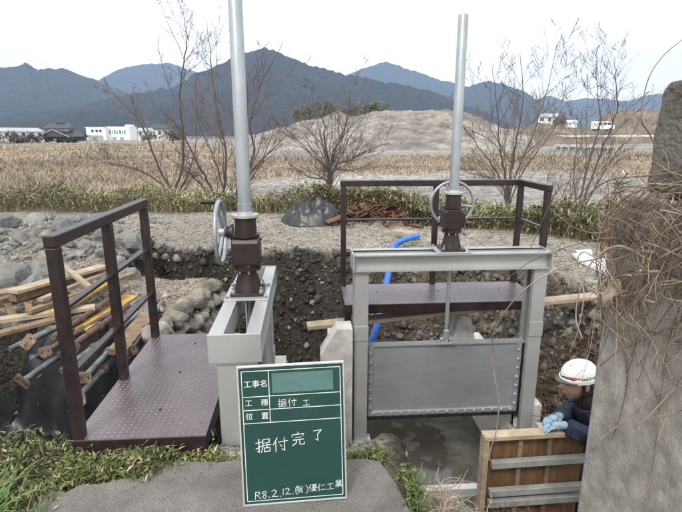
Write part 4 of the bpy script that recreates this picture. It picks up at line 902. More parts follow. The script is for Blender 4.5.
hr_.add(vs, fs); hh_ = hr_.build('hair', HAIR, wk, world=True, smooth=True); sm_ = hh_.modifiers.new('t', 'SOLIDIFY'); sm_.thickness = .006

# ------------------------------------------------------------------ blades and leaves (uncountable ground cover)
def blades(P, H, Wd, lean, az, col, segs=3, curl=.5):
    """P (n,3) roots, H heights, Wd widths, lean fraction of H, az bend direction -> arrays"""
    n = len(P); q = np.linspace(0, 1, segs+1); bx, by = np.cos(az), np.sin(az); sx, sy = -by, bx
    rows = []
    for t in q:
        off = lean*H*(t**1.8); zz = H*t*np.sqrt(np.maximum(1-(lean*t*curl)**2, .1)); ww = Wd*(1-t)**.6*.5 if t < 1 else Wd*.02
        c = P + np.stack([bx*off, by*off, zz], 1); s = np.stack([sx*ww, sy*ww, 0*ww], 1); rows += [c-s, c+s]
    V = np.stack(rows, 1).reshape(-1, 3); k = 2*(segs+1)
    f = np.array([[2*i, 2*i+1, 2*i+3, 2*i+2] for i in range(segs)]); F = (f[None]+np.arange(n)[:, None, None]*k).reshape(-1, 4)
    return V, F, np.repeat(col, k, 0)
def merge(parts):
    Vs, Fs, Cs, k = [], [], [], 0
    for v, f, c in parts: Vs.append(v); Fs.append(f+k); Cs.append(c); k += len(v)
    return np.concatenate(Vs), np.concatenate(Fs), np.concatenate(Cs)
def palette(n, cols, wts, jit=.2):
    c = np.array(cols)[RNG.choice(len(cols), n, p=np.array(wts)/sum(wts))]; return c*(1+RNG.uniform(-jit, jit, (n, 1)))
def leaves(P, L, Wd, dirn, col):
    """lance-shaped leaves: 6-vert blade folded along the midrib"""
    n = len(P); d = dirn/np.linalg.norm(dirn, axis=1, keepdims=True); s = np.cross(d, [0, 0, 1.]); s /= np.maximum(np.linalg.norm(s, axis=1, keepdims=True), 1e-6)
    u = np.cross(s, d); L = L[:, None]; W2 = Wd[:, None]*.5
    V = np.stack([P, P+d*L*.4+s*W2+u*W2*.3, P+d*L-u*L*.12, P+d*L*.4-s*W2+u*W2*.3], 1).reshape(-1, 3)
    F = np.array([[0, 1, 2, 3]])[None]+np.arange(n)[:, None, None]*4
    return V, F.reshape(-1, 4), np.repeat(col, 4, 0)

# low bamboo-grass along the bank edge
parts = []
def hedge(n, xr, dmax, hmul, cols, wts):
    x = RNG.uniform(*xr, n); d = RNG.uniform(0, 1, n)**1.2*dmax; y = ybank(x)+.0+.25*fbm(x*.8, x*0, 3, 131)+d; z = height(x, y)
    clump = np.clip(.75+.7*fbm(x*.9, y*.9, 3, 133), .15, 1.4); hh = hmul*clump*(RNG.uniform(.05, 1, n)**.6)
    P = np.stack([x, y, z+hh], 1); dr = np.stack([RNG.normal(0, 1, n), RNG.normal(0, 1, n), RNG.normal(.25, .55, n)], 1)
    c = palette(n, cols, wts)*np.clip(.85+.5*fbm(x*1.3, y*1.3, 3, 137), .55, 1.3)[:, None]
    parts.append(leaves(P, RNG.uniform(.08, .19, n), RNG.uniform(.018, .034, n), dr, c))
    k = n//6; parts.append(blades(np.stack([x, y, z], 1)[:k], hh[:k]*1.15+.08, np.full(k, .008), RNG.uniform(.05, .5, k), RNG.uniform(0, 2*PI, k), palette(k, [(.30, .25, .13), (.20, .20, .08)], [1, 1])))
GC = [(.20, .21, .09), (.27, .265, .12), (.38, .345, .21), (.12, .135, .058), (.44, .40, .28)]
GL = [(.215, .215, .09), (.28, .27, .125), (.38, .345, .215), (.14, .15, .065), (.44, .40, .285)]
hedge(40000, (-13, .6), 3.6, .50, GL, [3, 3, 3, 1.6, 1.6])
hedge(13000, (.2, 2.2), 2.8, .55, GL, [3, 3, 2.6, 2, 1.4])
hedge(24000, (1.7, 7.5), 2.6, .66, GC, [3, 3, 2, 2.4, .9])
V, F, C = merge(parts); mesh_np('bamboo_grass', V, F, GRASS, C, kind='stuff')['label'] = 'yellow-green low bamboo grass along the edge of the gravel bank'

# dry reeds over the river plain
n = 85000; u = RNG.uniform(-260, 960, n); v = 141.5 + 52*RNG.uniform(0, 1, n)**1.15
dr = fw[None]+rt[None]*((u-341)/FOC)[:, None]+up[None]*((256-v)/FOC)[:, None]; t = (-1.75-CAM[2])/dr[:, 2]; P = CAM+dr*t[:, None]
r = np.hypot(P[:, 0], P[:, 1]); g = grassy(P[:, 0], P[:, 1]); k = (r < 175) & (r > 16) & (RNG.uniform(0, 1, n) < g*1.0+.02); P = P[k]; r = r[k]; P[:, 2] = far_h(P[:, 0], P[:, 1])-.02; n = len(P)
cl = np.clip(.7+.9*fbm(P[:, 0]*.09, P[:, 1]*.09, 4, 151), .2, 1.5); parts = []
for q in range(3):
    o = P + np.stack([RNG.normal(0, .004, n)*r, RNG.normal(0, .01, n)*r, np.zeros(n)], 1)
    c = palette(n, [(.32, .265, .19), (.265, .21, .148), (.37, .325, .255), (.19, .15, .115), (.21, .195, .135)], [4, 3, 3, 1.4, 1], .15)*np.clip(1+.55*fbm(o[:, 0]*.07, o[:, 1]*.12, 4, 155), .5, 1.45)[:, None]
    parts.append(blades(o, (RNG.uniform(.15, .8, n)*cl), .0013*r*RNG.uniform(.6, 1.3, n)+.004, RNG.uniform(.2, 1.5, n), RNG.uniform(0, 2*PI, n), c, 2))
V, F, C = merge(parts); mesh_np('dry_reeds', V, F, HAY, C, kind='stuff')['label'] = 'golden dry reeds and grass covering the river plain'

# foreground weeds round the slab edge
parts = []
def weeds(n, fx, hgt, cols, wts, lf=True):
    x, y = fx(n); z = height(x, y); c = palette(n, cols, wts)
    h_ = RNG.uniform(.25, 1, n)*hgt*np.clip(.7+.8*fbm(x*5, y*5, 3, 161), .25, 1.4)
    parts.append(blades(np.stack([x, y, z-.01], 1), h_, RNG.uniform(.0035, .008, n), RNG.uniform(.1, 1.0, n), RNG.uniform(0, 2*PI, n), c))
    if lf:
        k = int(n*1.6); j = RNG.integers(0, n, k); P = np.stack([x[j]+RNG.normal(0, .02, k), y[j]+RNG.normal(0, .02, k), z[j]+RNG.uniform(.05, .95, k)*h_[j]], 1)
        parts.append(leaves(P, RNG.uniform(.018, .05, k), RNG.uniform(.007, .016, k), np.stack([RNG.normal(0, 1, k), RNG.normal(0, 1, k), RNG.normal(.3, .5, k)], 1), palette(k, cols, wts)))
WG = [(.08, .115, .027), (.125, .15, .042), (.27, .225, .12), (.048, .075, .02), (.36, .30, .19)]
weeds(5200, lambda n: (RNG.uniform(-3.2, -1.15, n), RNG.uniform(1.75, 2.75, n)), .17, WG, [3.2, 3, 1.8, 2, 1.0])
weeds(3000, lambda n: (RNG.uniform(-1.25, -.5, n), 2.16+RNG.normal(.06, .05, n)), .15, WG, [3.2, 3, 1.8, 2, 1.0])
weeds(500, lambda n: (RNG.uniform(-.62, .36, n), 2.215+np.abs(RNG.normal(.0, .025, n))), .10, WG, [3, 3, 1.5, 2, .8])
weeds(160, lambda n: (RNG.normal(.33, .03, n), 2.22+RNG.normal(0, .03, n)), .13, WG, [3, 4, .5, 2, .3])
weeds(170, lambda n: (RNG.normal(.475, .022, n), RNG.uniform(1.8, 2.1, n)), .16, WG, [3, 4, .8, 2, .3])
weeds(900, lambda n: (RNG.uniform(-3.2, -1.2, n), RNG.uniform(.9, 1.8, n)), .12, WG, [3.2, 3, 1.8, 2, 1.0])
V, F, C = merge(parts); mesh_np('weeds', V, F, GRASS, C, kind='stuff')['label'] = 'low green and straw-coloured weeds along the slab edge'
# strap-leaved plant, bottom left
n = 75; P = np.stack([-1.42+RNG.normal(0, .07, n), 1.80+RNG.normal(0, .06, n), np.full(n, -.05)], 1); az = RNG.uniform(-.6, 2.2, n)
V, F, C = blades(P, RNG.uniform(.18, .30, n), RNG.uniform(.008, .013, n), RNG.uniform(.6, 1.35, n), az, palette(n, [(.10, .19, .045), (.15, .25, .07), (.075, .145, .035)], [3, 2, 2]), 7, .75)
c0 = np.array([-1.42, 1.80, -.05]); o = mesh_np('strap_leaf_plant', V-c0, F, GRASS, C); o.location = c0; setp(o, 'clump of long bright green strap leaves in the bottom left corner', 'plant')

# roots and straw
def squiggle(mb, p, d, L, r, n=7, wob=.5, grav=-.15, sides=4, rnd=random):
    pts = [Vector(p)]; d = Vector(d).normalized()
    for k in range(n):
        d = (d + Vector((rnd.gauss(0, wob), rnd.gauss(0, wob), rnd.gauss(0, wob)+grav))*.4).normalized(); pts.append(pts[-1]+d*L/n)
    mb.tube(pts, [r*(1-.6*k/n) for k in range(n+1)], sides); return pts
rq = random.Random(21); m = MB()
for k in range(750):
    x = rq.uniform(1.95, 2.75); y = rq.uniform(3.2, 4.5); z = hz(x, y)+rq.uniform(-.02, .14)
    squiggle(m, (x, y, z), (rq.uniform(-1, .4), rq.uniform(-1, .4), rq.uniform(-.3, .5)), rq.uniform(.15, .5), rq.uniform(.0018, .006), rnd=rq)
o = m.build('exposed_roots', ROOT); setp(o, 'tangle of brown exposed roots in the dug bank behind the worker', kind='stuff')
m = MB()
for k in range(220):
    a = rq.gauss(0, .1); b = rq.gauss(0, .1); squiggle(m, (.62+a*.8, 1.93+b, -.28+rq.uniform(0, .2)), (rq.uniform(-1, 1), rq.uniform(-1, 1), rq.uniform(-.1, .5)), rq.uniform(.08, .22), rq.uniform(.0015, .0035), 5, rnd=rq)
setp(m.build('straw_heap', VINEP), 'clump of dry straw and stems below the slab corner', kind='stuff')
m = MB()
for k in range(160):
    a = rq.gauss(0, .08); b = rq.gauss(0, .05); squiggle(m, (1.08+a, 2.14+b, -.56+rq.uniform(0, .14)), (rq.uniform(-1, 1), rq.uniform(-1, 1), rq.uniform(-.1, .5)), rq.uniform(.08, .2), rq.uniform(.0015, .004), 5, rnd=rq)
setp(m.build('straw_heap', ROOT), 'brown clump of dry stems at the foot of the formwork panel', kind='stuff')
setp(MB().tube(smooth_path([(.60, 1.98, -.36), (.63, 1.98, -.16), (.67, 1.97, -.085), (.70, 1.97, -.11), (.69, 1.96, -.2), (.72, 1.93, -.33)], 6), .0065, 7).build('rope_loop', VINEP, smooth=True), 'pale loop of rope sticking out of the straw below the slab corner', 'rope')
st_ = [at_x(600, 258, 1.15), at_y(560, 268, 1.95), at_y(522, 292, 2.1), at_y(497, 325, 2.3), at_y(492, 350, 2.45), at_y(496, 385, 2.5), at_y(499, 402, 2.52), at_y(496, 432, 2.57), at_y(491, 448, 2.585), at_y(489, 460, 2.585)]
setp(MB().tube(smooth_path(st_, 6), .0034, 6).build('hanging_string', VINEP, smooth=True), 'thin pale string hanging in front of the gate leaf down to the formwork', 'string')

# ------------------------------------------------------------------ vines on the pier
rv = random.Random(33); mv = MB(); mp = MB()
def vine(mb, p, d, L, r, n, wob, grav):
    pts = [Vector(p)]; d = Vector(d).normalized()
    for k in range(n):
        d = (d + Vector((rv.gauss(0, wob)*.5, rv.gauss(0, wob), rv.gauss(0, wob)+grav))*.35).normalized(); q = pts[-1]+d*L/n
        if q.y < 1.84 and q.x > PX0-.012 and q.z < 1.78: q.x = PX0-.012-rv.uniform(0, .04)
        if q.y > 1.80: q.y = 1.80-rv.uniform(0, .05); d.y = -abs(d.y)*.3; d.z -= .2
        if q.x < PX0-.10: q.x += .04; d.x = abs(d.x)
        pts.append(q)
    Q = smooth_path(pts, 2); nq = len(Q); mb.tube(Q, [r*(1.15-.75*k/nq)*rv.uniform(.85, 1.15) for k in range(nq)], 5)
    for _ in range(rv.choice([0, 1, 1, 2])):                          # forked side shoots
        k = rv.randrange(3, nq-2); d0 = (Q[k+1]-Q[k]).normalized(); e = Q[k]; sp = [e]; dd = (d0+Vector((rv.gauss(0, .25), rv.gauss(0, .7), rv.gauss(0, .7)))).normalized()
        for _i in range(5):
            dd = (dd+Vector((rv.gauss(0, .1), rv.gauss(0, .22), rv.gauss(-.03, .22)))).normalized(); e = e+dd*rv.uniform(.01, .03); e.x = min(e.x, PX0-.01) if e.y < 1.84 else e.x; sp.append(e.copy())
        mb.tube(sp, [r*.6, r*.55, r*.5, r*.42, r*.35, r*.25], 4)
for k in range(400):
    y = rv.uniform(.95, 1.80); z = 1.50 - abs(rv.gauss(0, .24)) - .05*(1.8-y)
    if z < .95: z += .3
    vine(mv if rv.random() < .52 else mp, (PX0-.015-rv.uniform(0, .10), y, z), (rv.uniform(-.1, .05), rv.uniform(.1, 1) if rv.random() < .75 else -1, rv.uniform(-1.0, .15)), rv.uniform(.2, .52), rv.choice([.0008, .001, .0013, .0016, .002, .0027]), 9, .36, -.12)
for k in range(15):
    vine(mv if rv.random() < .55 else mp, (PX0-.02-rv.uniform(0, .06), rv.uniform(1.1, 1.8), rv.uniform(.85, 1.2)), (0, rv.uniform(-.5, .5), -1), rv.uniform(.2, .5), rv.uniform(.0009, .0019), 8, .3, -.2)
setp(mv.build('vine_tangle', VINE, smooth=True), 'dense tangle of brown dry vines over the concrete pier', kind='stuff')
setp(mp.build('vine_tangle', VINEP, smooth=True), 'pale bleached stems in the vine tangle on the pier', kind='stuff')
def vthing(pxs, x_or_y, r, label, mt=VINE, axis_='x', cat='vine'):
    pts = []
    for (a, b), w in zip(pxs, x_or_y): pts.append(at_x(a, b, w) if axis_ == 'x' else at_y(a, b, w))
    P = smooth_path(pts, 6); n = len(P); setp(MB().tube(P, [r*(1-.45*k/n) for k in range(n)], 6).build('dry_vine', mt, smooth=True), label, cat, 'long dry vines reaching out from the pier')
vthing([(665, 170), (650, 135), (641, 118), (648, 80), (664, 55), (690, 34)], [1.17, 1.12, 1.08, 1.1, 1.14, 1.2], .0022, 'thin dark vine arching up against the sky above the pier')
vthing([(640, 225), (612, 200), (585, 178), (560, 188), (545, 215), (530, 250)], [1.16, 1.1, 1.05, 1.0, .98, .96], .0030, 'brown vine arching out to the left in front of the far bank')
vthing([(680, 172), (645, 176), (610, 180), (588, 196), (570, 225), (556, 255)], [1.2, 1.17, 1.12, 1.08, 1.05, 1.02], .0036, 'thick tan vine running left from the pier top and drooping')
vthing([(650, 260), (618, 246), (592, 262), (580, 290), (576, 318), (582, 338)], [1.16, 1.1, 1.06, 1.05, 1.06, 1.08], .0042, 'thick pale vine hanging left of the pier beside the foam sheet', VINEP)
vthing([(625, 300), (605, 268), (583, 252), (575, 272), (584, 292), (578, 330), (570, 352)], [1.16, 1.1, 1.07, 1.06, 1.05, 1.07, 1.08], .0032, 'pale knotted vine dangling beside the plank end', VINEP)
vthing([(655, 250), (612, 238), (570, 246), (530, 262), (506, 280)], [1.17, 1.1, 1.05, 1.0, .97], .0024, 'long thin vine reaching left in front of the gate beam')
vthing([(606, 292), (618, 330), (627, 372), (623, 405), (612, 440)], [1.17, 1.185, 1.19, 1.19, 1.19], .0036, 'dark vine trailing down the face of the pier')
vthing([(640, 300), (636, 345), (628, 372)], [1.18, 1.185, 1.19], .0026, 'short dark vine joining the trailing one on the pier face')
vthing([(690, 372), (664, 400), (640, 424), (620, 428)], [1.15, 1.14, 1.14, 1.15], .0034, 'pale dry stem slanting across the lower pier face', VINEP)
vthing([(682, 300), (668, 345), (660, 400), (655, 450), (648, 500)], [1.17, 1.185, 1.19, 1.19, 1.19], .0024, 'thin brown vine running straight down the right of the pier')
vthing([(655, 175), (630, 210), (604, 232), (575, 228), (552, 210)], [1.18, 1.13, 1.08, 1.03, 1.0], .0026, 'brown vine sagging left below the pier shoulder')
vthing([(680, 210), (652, 190), (628, 196), (607, 218), (596, 250), (600, 285)], [1.17, 1.13, 1.1, 1.08, 1.07, 1.08], .0034, 'brown vine looping over the left pier edge')
vthing([(600, 366), (618, 352), (648, 338), (690, 318)], [1.14, 1.16, 1.17, 1.16], .0026, 'thin vine crossing the pier face beside the helmet')
vthing([(600, 440), (625, 420), (655, 396), (690, 380)], [1.17, 1.18, 1.18, 1.17], .0024, 'thin tan stem crossing the pier face below the helmet', VINEP)
p = Vector(at_x(612, 290, 1.14)); m = MB(); vs = []; fs = []
for i in range(9):
    for j in range(7):
        u_, v_ = i/8, (j/6-.5)*2; wd_ = .038*math.sin(PI*min(u_*.9+.08, 1))*(1+.12*math.sin(9*u_))
        vs.append(p+Vector((-.022*math.cos(v_*1.6)+.012*math.sin(u_*6), math.sin(v_*1.5)*wd_, .05-.11*u_+.012*abs(v_)*math.sin(u_*11))))
fs = [(i*7+j, i*7+j+1, i*7+j+8, i*7+j+7) for i in range(8) for j in range(6)]; m.add(vs, fs)
setp(m.build('withered_leaf', VINEP, smooth=True), 'large curled withered leaf at the left edge of the pier', 'leaf')

# ------------------------------------------------------------------ bare trees
def tree(label, y0, limbs, seed, r0=.044, spread=.9, dens=1.0, basepx=None, lv=2):
    rn = random.Random(seed); trunk = MB(); tw = MB()
    def branch(pts, ra, rb_, level, mb):
        n = len(pts); L = sum((pts[i+1]-pts[i]).length for i in range(n-1))
        mb.tube(pts, [ra+(rb_-ra)*i/(n-1) for i in range(n)], 7 if level == 0 else (4 if level < 3 else 3), cap=False)
        if level > lv: return
        cnt = int((13 if level == 0 else 7)*dens*rn.uniform(.8, 1.25))
        for k in range(cnt):
            t = rn.uniform(.22 if level == 0 else .15, .98); i = min(int(t*(n-1)), n-2); f_ = t*(n-1)-i; p = pts[i].lerp(pts[i+1], f_); d = (pts[i+1]-pts[i]).normalized()
            side = Vector((rn.gauss(0, 1), rn.gauss(0, .8), rn.gauss(0, .6))); side = (side-d*(side @ d)).normalized()
            nd = (d*rn.uniform(.6, 1.1)+side*rn.uniform(.45, .9)+Vector((0, 0, .22))).normalized(); l_ = L*rn.uniform(.2, .58)*(1-.6*t)
            q = [p]; cnum = 5
            for s in range(cnum):
                nd = (nd+Vector((rn.gauss(0, .16), rn.gauss(0, .16), rn.gauss(.05, .14)))).normalized(); q.append(q[-1]+nd*l_/cnum)
            r_ = max((ra+(rb_-ra)*t)*rn.uniform(.38, .58), .0032); branch(q, r_, max(r_*.4, .0026), level+1, tw if level >= 0 else mb)
    base = None
    for li, pl in enumerate(limbs):
        n = len(pl); pts = []; dy = rn.uniform(-1, 1)*spread
        for i, (a, b) in enumerate(pl): pts.append(Vector(at_y(a, b, y0+dy*(i/(n-1))**1.2)))
        if li == 0:
            gz = hz(pts[0].x, y0) if y0 < 19 else float(far_h(pts[0].x, y0)); base = Vector((pts[0].x, pts[0].y, gz-.05))
        if (pts[0]-base).length < 2.6: pts = [base+Vector((rn.uniform(-.08, .08), rn.uniform(-.08, .08), 0))] + pts
        P = smooth_path(pts, 5); P = [q+Vector((rn.gauss(0, .012), rn.gauss(0, .012), rn.gauss(0, .012))) if 0 < i < len(P)-1 else q for i, q in enumerate(P)]
        branch(P, r0*(1 if li < 2 else rn.uniform(.55, .85)), r0*.12, 0, trunk)
    t = thing('bare_tree', label, 'tree', tuple(base), 0, 'bare willow trees on the river bank')
    trunk.build('trunk', TWIG, t, world=True, smooth=True); tw.build('crown', TWIGT, t, world=True, smooth=True)
tree('bare tree at far left whose long limb leans left behind the left railing', 13.2, [[(174, 200), (183, 161), (181, 110), (181, 80), (187, 41), (184, 20)], [(174, 200), (155, 159), (144, 129), (127, 108), (106, 87)], [(172, 196), (141, 171), (116, 164), (95, 161)], [(178, 196), (190, 170), (196, 140), (193, 100)]], 1)
tree('bare tree standing just left of the tall spindle pole of the end-on gate', 12.6, [[(222, 203), (226, 160), (217, 110), (212, 70), (207, 20)], [(218, 203), (204, 175), (193, 155), (178, 128), (160, 110)], [(214, 203), (196, 180), (184, 168)], [(226, 200), (214, 160), (198, 120), (195, 80)]], 2)
tree('bare tree rising just right of the tall spindle pole of the end-on gate', 12.9, [[(236, 203), (254, 156), (250, 126), (259, 90), (283, 41)], [(238, 203), (252, 170), (272, 150), (286, 135)], [(234, 203), (245, 150), (248, 100), (243, 60)], [(240, 200), (262, 160), (278, 120)]], 3)
tree('small rounded bare tree in the centre between the two spindle poles', 13.0, [[(331, 202), (329, 171), (325, 143), (322, 118), (304, 97)], [(331, 200), (331, 168), (337, 148), (347, 122), (350, 90)], [(329, 174), (314, 158), (301, 143), (280, 125)], [(332, 173), (350, 160), (368, 150), (389, 143)], [(329, 186), (312, 178), (301, 171), (287, 161)], [(332, 176), (352, 170), (375, 164)], [(330, 170), (318, 140), (296, 118)], [(331, 168), (340, 140), (362, 116)]], 4, r0=.045, dens=.9)
tree('many-stemmed bare tree behind the far railing corner', 12.4, [[(507, 202), (504, 172), (500, 150), (497, 112), (493, 63)], [(508, 200), (512, 165), (517, 137), (523, 102), (520, 52)], [(509, 200), (520, 165), (532, 137), (546, 95), (557, 45)], [(506, 198), (492, 165), (479, 148), (461, 123)], [(512, 198), (535, 155), (557, 123), (566, 84)], [(505, 196), (490, 178), (462, 172)]], 5, r0=.042)
tree('slender bare tree between the far railing corner and the pier, leaning right', 11.0, [[(578, 215), (588, 165), (600, 127), (598, 95), (596, 66)], [(580, 215), (600, 155), (617, 112), (616, 80), (614, 56)], [(576, 215), (574, 170), (577, 140), (570, 105)], [(582, 215), (612, 160), (632, 135), (644, 110)]], 6, r0=.032, dens=.85)
tree('low leaning bare sapling right of the far railing, in front of the slender tree', 9.6, [[(556, 235), (562, 200), (575, 165), (592, 140)], [(556, 235), (580, 195), (606, 165), (622, 150)], [(554, 235), (548, 200), (552, 170)]], 8, r0=.018, dens=.9)
tree('low brown bare shrub on the river plain at left', 24, [[(52, 194), (40, 186), (25, 182)], [(54, 194), (60, 184), (68, 176)], [(56, 194), (70, 188), (84, 184)], [(50, 194), (30, 190), (14, 188)]], 9, r0=.04, dens=1.0)

# ------------------------------------------------------------------ leafy trees and shrubs far off
def leafy(name, label, px, py, wpx, hpx, D, cols, seed, n=900, group=None, stem=True):
    rn = np.random.default_rng(seed); a = math.atan2(ray(px, 135)[0], ray(px, 135)[1]); x, y = D*math.sin(a), D*math.cos(a); s = D/FOC
    r = ray(px, py); zb = CAM[2]+r[2]/math.hypot(r[0], r[1])*D; W_, H_ = wpx*s, hpx*s
    t = thing(name, label, 'tree' if 'tree' in name or 'bamboo' in name else 'shrub', (x, y, zb), 0, group)
    C = np.stack([rn.uniform(-.36, .36, 14)*W_, rn.uniform(-.36, .36, 14)*W_*.8, rn.uniform(.3, .8, 14)*H_], 1); j = rn.integers(0, 14, n); rad = rn.uniform(.14, .26, 14)*min(W_, H_*1.3)
    d = rn.normal(0, 1, (n, 3)); d /= np.linalg.norm(d, axis=1, keepdims=True); P = C[j]+d*(rad[j]*rn.uniform(.5, 1.05, n))[:, None]; P[:, 2] = np.maximum(P[:, 2], .02*H_)
    col = np.array(cols)[rn.integers(0, len(cols), n)]*rn.uniform(.7, 1.3, (n, 1)); dd = rn.normal(0, 1, (n, 3)); dd[:, 2] -= .2
    V, F, Cc = leaves(P, rn.uniform(.06, .13, n)*W_, rn.uniform(.03, .06, n)*W_, dd, col)
    mesh_np('crown', V, F, GRASS, Cc, parent=t)
    if stem:
        m = MB(); m.tube([(0, 0, -.6), (0, 0, H_*.5), (W_*.06, 0, H_*.75)], [W_*.03, W_*.02, W_*.008], 6); m.build('trunk', TWIG, t)
BAMB = [(.17, .17, .055), (.21, .20, .075), (.12, .14, .045)]
for k, (a, w_, h_) in enumerate(((297, 14, 10), (310, 16, 13), (324, 18, 17), (338, 14, 12), (356, 16, 15), (370, 18, 17), (381, 14, 16))):
    leafy('bamboo_clump', ['low yellow-green bamboo clump at the left end behind the gravel heap', 'yellow-green bamboo clump second from the left behind the heap', 'tallest left bamboo clump behind the heap, above the small tree', 'bamboo clump just left of the pointed gravel cone', 'bamboo clump just right of the pointed gravel cone', 'bamboo clump left of the flat-topped heap', 'bamboo clump touching the flat-topped heap'][k], a, 122, w_*1.15, h_*1.25, 172, BAMB, 300+k, 900, 'bamboo behind the gravel heap')
DK = [(.035, .05, .022), (.05, .065, .03), (.06, .07, .035)]; GY = [(.16, .135, .115), (.12, .10, .085), (.19, .165, .14)]
for k, (a, b, w_, h_, c_, lab) in enumerate(((37, 145, 18, 11, DK, 'round dark green hedge shrub left of the tiled house'), (86, 143, 7, 8, DK, 'round dark shrub at the right corner of the tiled house'), (66, 145, 26, 6, DK, 'low clipped hedge before the tiled house'), (10, 146, 22, 12, GY, 'grey leafless thicket at the far left edge'), (-14, 146, 26, 14, GY, 'grey leafless thicket beyond the left edge'), (27, 145, 12, 9, GY, 'grey bare shrub beside the dark hedge shrub'), (632, 139, 20, 18, GY, 'grey brown thicket left of the pier top on the far heap'), (650, 139, 22, 17, GY, 'grey brown thicket just beside the pier top'), (612, 138, 14, 8, GY, 'small grey thicket at the foot of the far right heap'), (558, 127, 14, 9, GY, 'bare grey shrub right of the white house on the mound'), (172, 141, 26, 14, GY, 'brown bare thicket between the white building and the pole'), (148, 142, 16, 7, GY, 'low brown thicket right of the white building'))):
    leafy('far_shrub', lab, a, b, w_, h_, 152 if b > 140 else 168, c_, 330+k, 600, 'shrubs across the river plain')

# ------------------------------------------------------------------ buildings across the plain
HW = mat('house_plaster', (.62, .60, .56), (.52, .5, .46), rough=.9, scale=.6); HD = mat('house_dark_wood', (.10, .075, .06), (.07, .05, .04), rough=.8, scale=1.5)
TILE = mat('dark_roof_tiles', (.04, .043, .048), (.024, .026, .03), rough=.5, scale=3); BWH = mat('white_cladding', (.80, .80, .79), (.74, .74, .73), rough=.7, scale=.5); GLS = mat('window_glass', (.05, .06, .07), (.04, .045, .05), rough=.1, scale=1)
SIGN = mat('green_sign_paint', (.03, .22, .14), (.025, .18, .12), rough=.6, scale=2); GREYM = mat('grey_metal_roof', (.32, .34, .36), (.26, .28, .3), rough=.5, scale=1); GRNG = mat('green_shutter', (.28, .36, .31), (.22, .29, .25), rough=.7, scale=1)
def spot(px, py, D):
    r = ray(px, py); k = D/math.hypot(r[0], r[1]); return Vector((r[0]*k, r[1]*k, CAM[2]+r[2]*k))
def gable(mb, cx, cy, w, d, z, h, ov=.5):
    """gable roof with ridge along x"""
    x0, x1, y0, y1 = cx-w/2-ov, cx+w/2+ov, cy-d/2-ov, cy+d/2+ov
    mb.add([(x0, y0, z), (x1, y0, z), (x1, y1, z), (x0, y1, z), (x0+w*.12, cy, z+h), (x1-w*.12, cy, z+h), (x0, y0, z-.25), (x1, y0, z-.25), (x1, y1, z-.25), (x0, y1, z-.25)],
           [(0, 1, 5, 4), (1, 2, 5), (2, 3, 4, 5), (3, 0, 4), (6, 7, 1, 0), (7, 8, 2, 1), (8, 9, 3, 2), (9, 6, 0, 3), (9, 8, 7, 6)])
D = 190; s = D/FOC
b0 = spot(61, 144.5, D); h = thing('tiled_house', 'dark two-tier Japanese house with tiled roofs across the plain', 'house', tuple(b0))
MB().box(-6, 6, -3, 4, -2, 2.6).build('wall', HD, h)
r1 = MB(); gable(r1, 0, .5, 12, 7.4, 2.62, 1.9, .9); r1 = r1.build('roof', TILE, h)
gp = MB(); gp.prism([(-4.6, 2.5), (4.6, 2.5), (0, 4.55)], (0, -4.4, 0), (1, 0, 0), (0, 0, 1), (0, 3.4, 0)); gp.build('porch_roof', TILE, h)
MB().prism([(-3.4, 2.5), (3.4, 2.5), (0, 4.0)], (0, -4.46, 0), (1, 0, 0), (0, 0, 1), (0, .05, 0)).build('gable_panel', HD, h)
for sg in (-1, 1): MB().bar((sg*5.0, -4.5, 2.42), (0, -4.5, 4.72), .2, .3, (0, 1, 0)).build('barge_board', mat('barge_grey', (.33, .36, .4), (.28, .3, .34), rough=.6, scale=1), h)
MB().box(-3.2, 3.2, -.6, 3.4, 4.2, 5.2).build('upper_wall', HW, h)
r2 = MB(); gable(r2, 0, 1.4, 6.6, 4.4, 5.22, 1.5, .9); r2.build('roof', TILE, h)
MB().box(-1.4, 1.4, 1.15, 1.65, 6.55, 6.95).build('ridge_cap', TILE, h)
for x in (-4.5, -2.2, 0, 2.2, 4.5):
    wn = MB().box(x-.7, x+.7, -3.08, -2.99, .2, 2.0).build('window', HW if x in (0,) else GLS, h)
D = 222; b0 = spot(100, 141.5, D); h = thing('white_building', 'low white flat-roofed building with small windows beside the tiled house', 'building', tuple(b0))
MB().box(-3.6, 3.6, -3, 5, -2, 5.3).build('wall', BWH, h); MB().box(-3.8, 3.8, -3.2, 5.2, 5.31, 5.5).build('roof', BWH, h)
for x in (-1.2, .4, 1.8): MB().box(x-.45, x+.45, -3.06, -2.99, 3.6, 4.6).build('window', GLS, h)
MB().box(-3.0, 2.6, -3.08, -2.99, .2, 2.4).build('shutter', GRNG, h)
b0 = spot(122, 141.5, D); h = thing('white_warehouse', 'white boxy warehouse with green lettering on its wall', 'building', tuple(b0))
MB().box(-4.3, 4.3, -3, 6, -2, 5.6).build('wall', BWH, h); MB().box(-4.4, 4.4, -3.1, 6.1, 5.61, 5.8).build('roof', BWH, h); MB().box(1.8, 4.2, 0, 4, 5.81, 6.6).build('roof_box', BWH, h)
for k, w_ in enumerate((.55, .3, .5, .35, .6, .4, .5)):
    x = -3.4+k*.95; MB().box(x, x+w_, -3.06, -2.99, 3.0, 4.2 if k % 2 else 4.6).build('sign_letter', SIGN, h)
for x in (-2.4, .4): MB().box(x, x+1.5, -3.05, -2.99, 0, 1.7).build('door', GREYM, h)
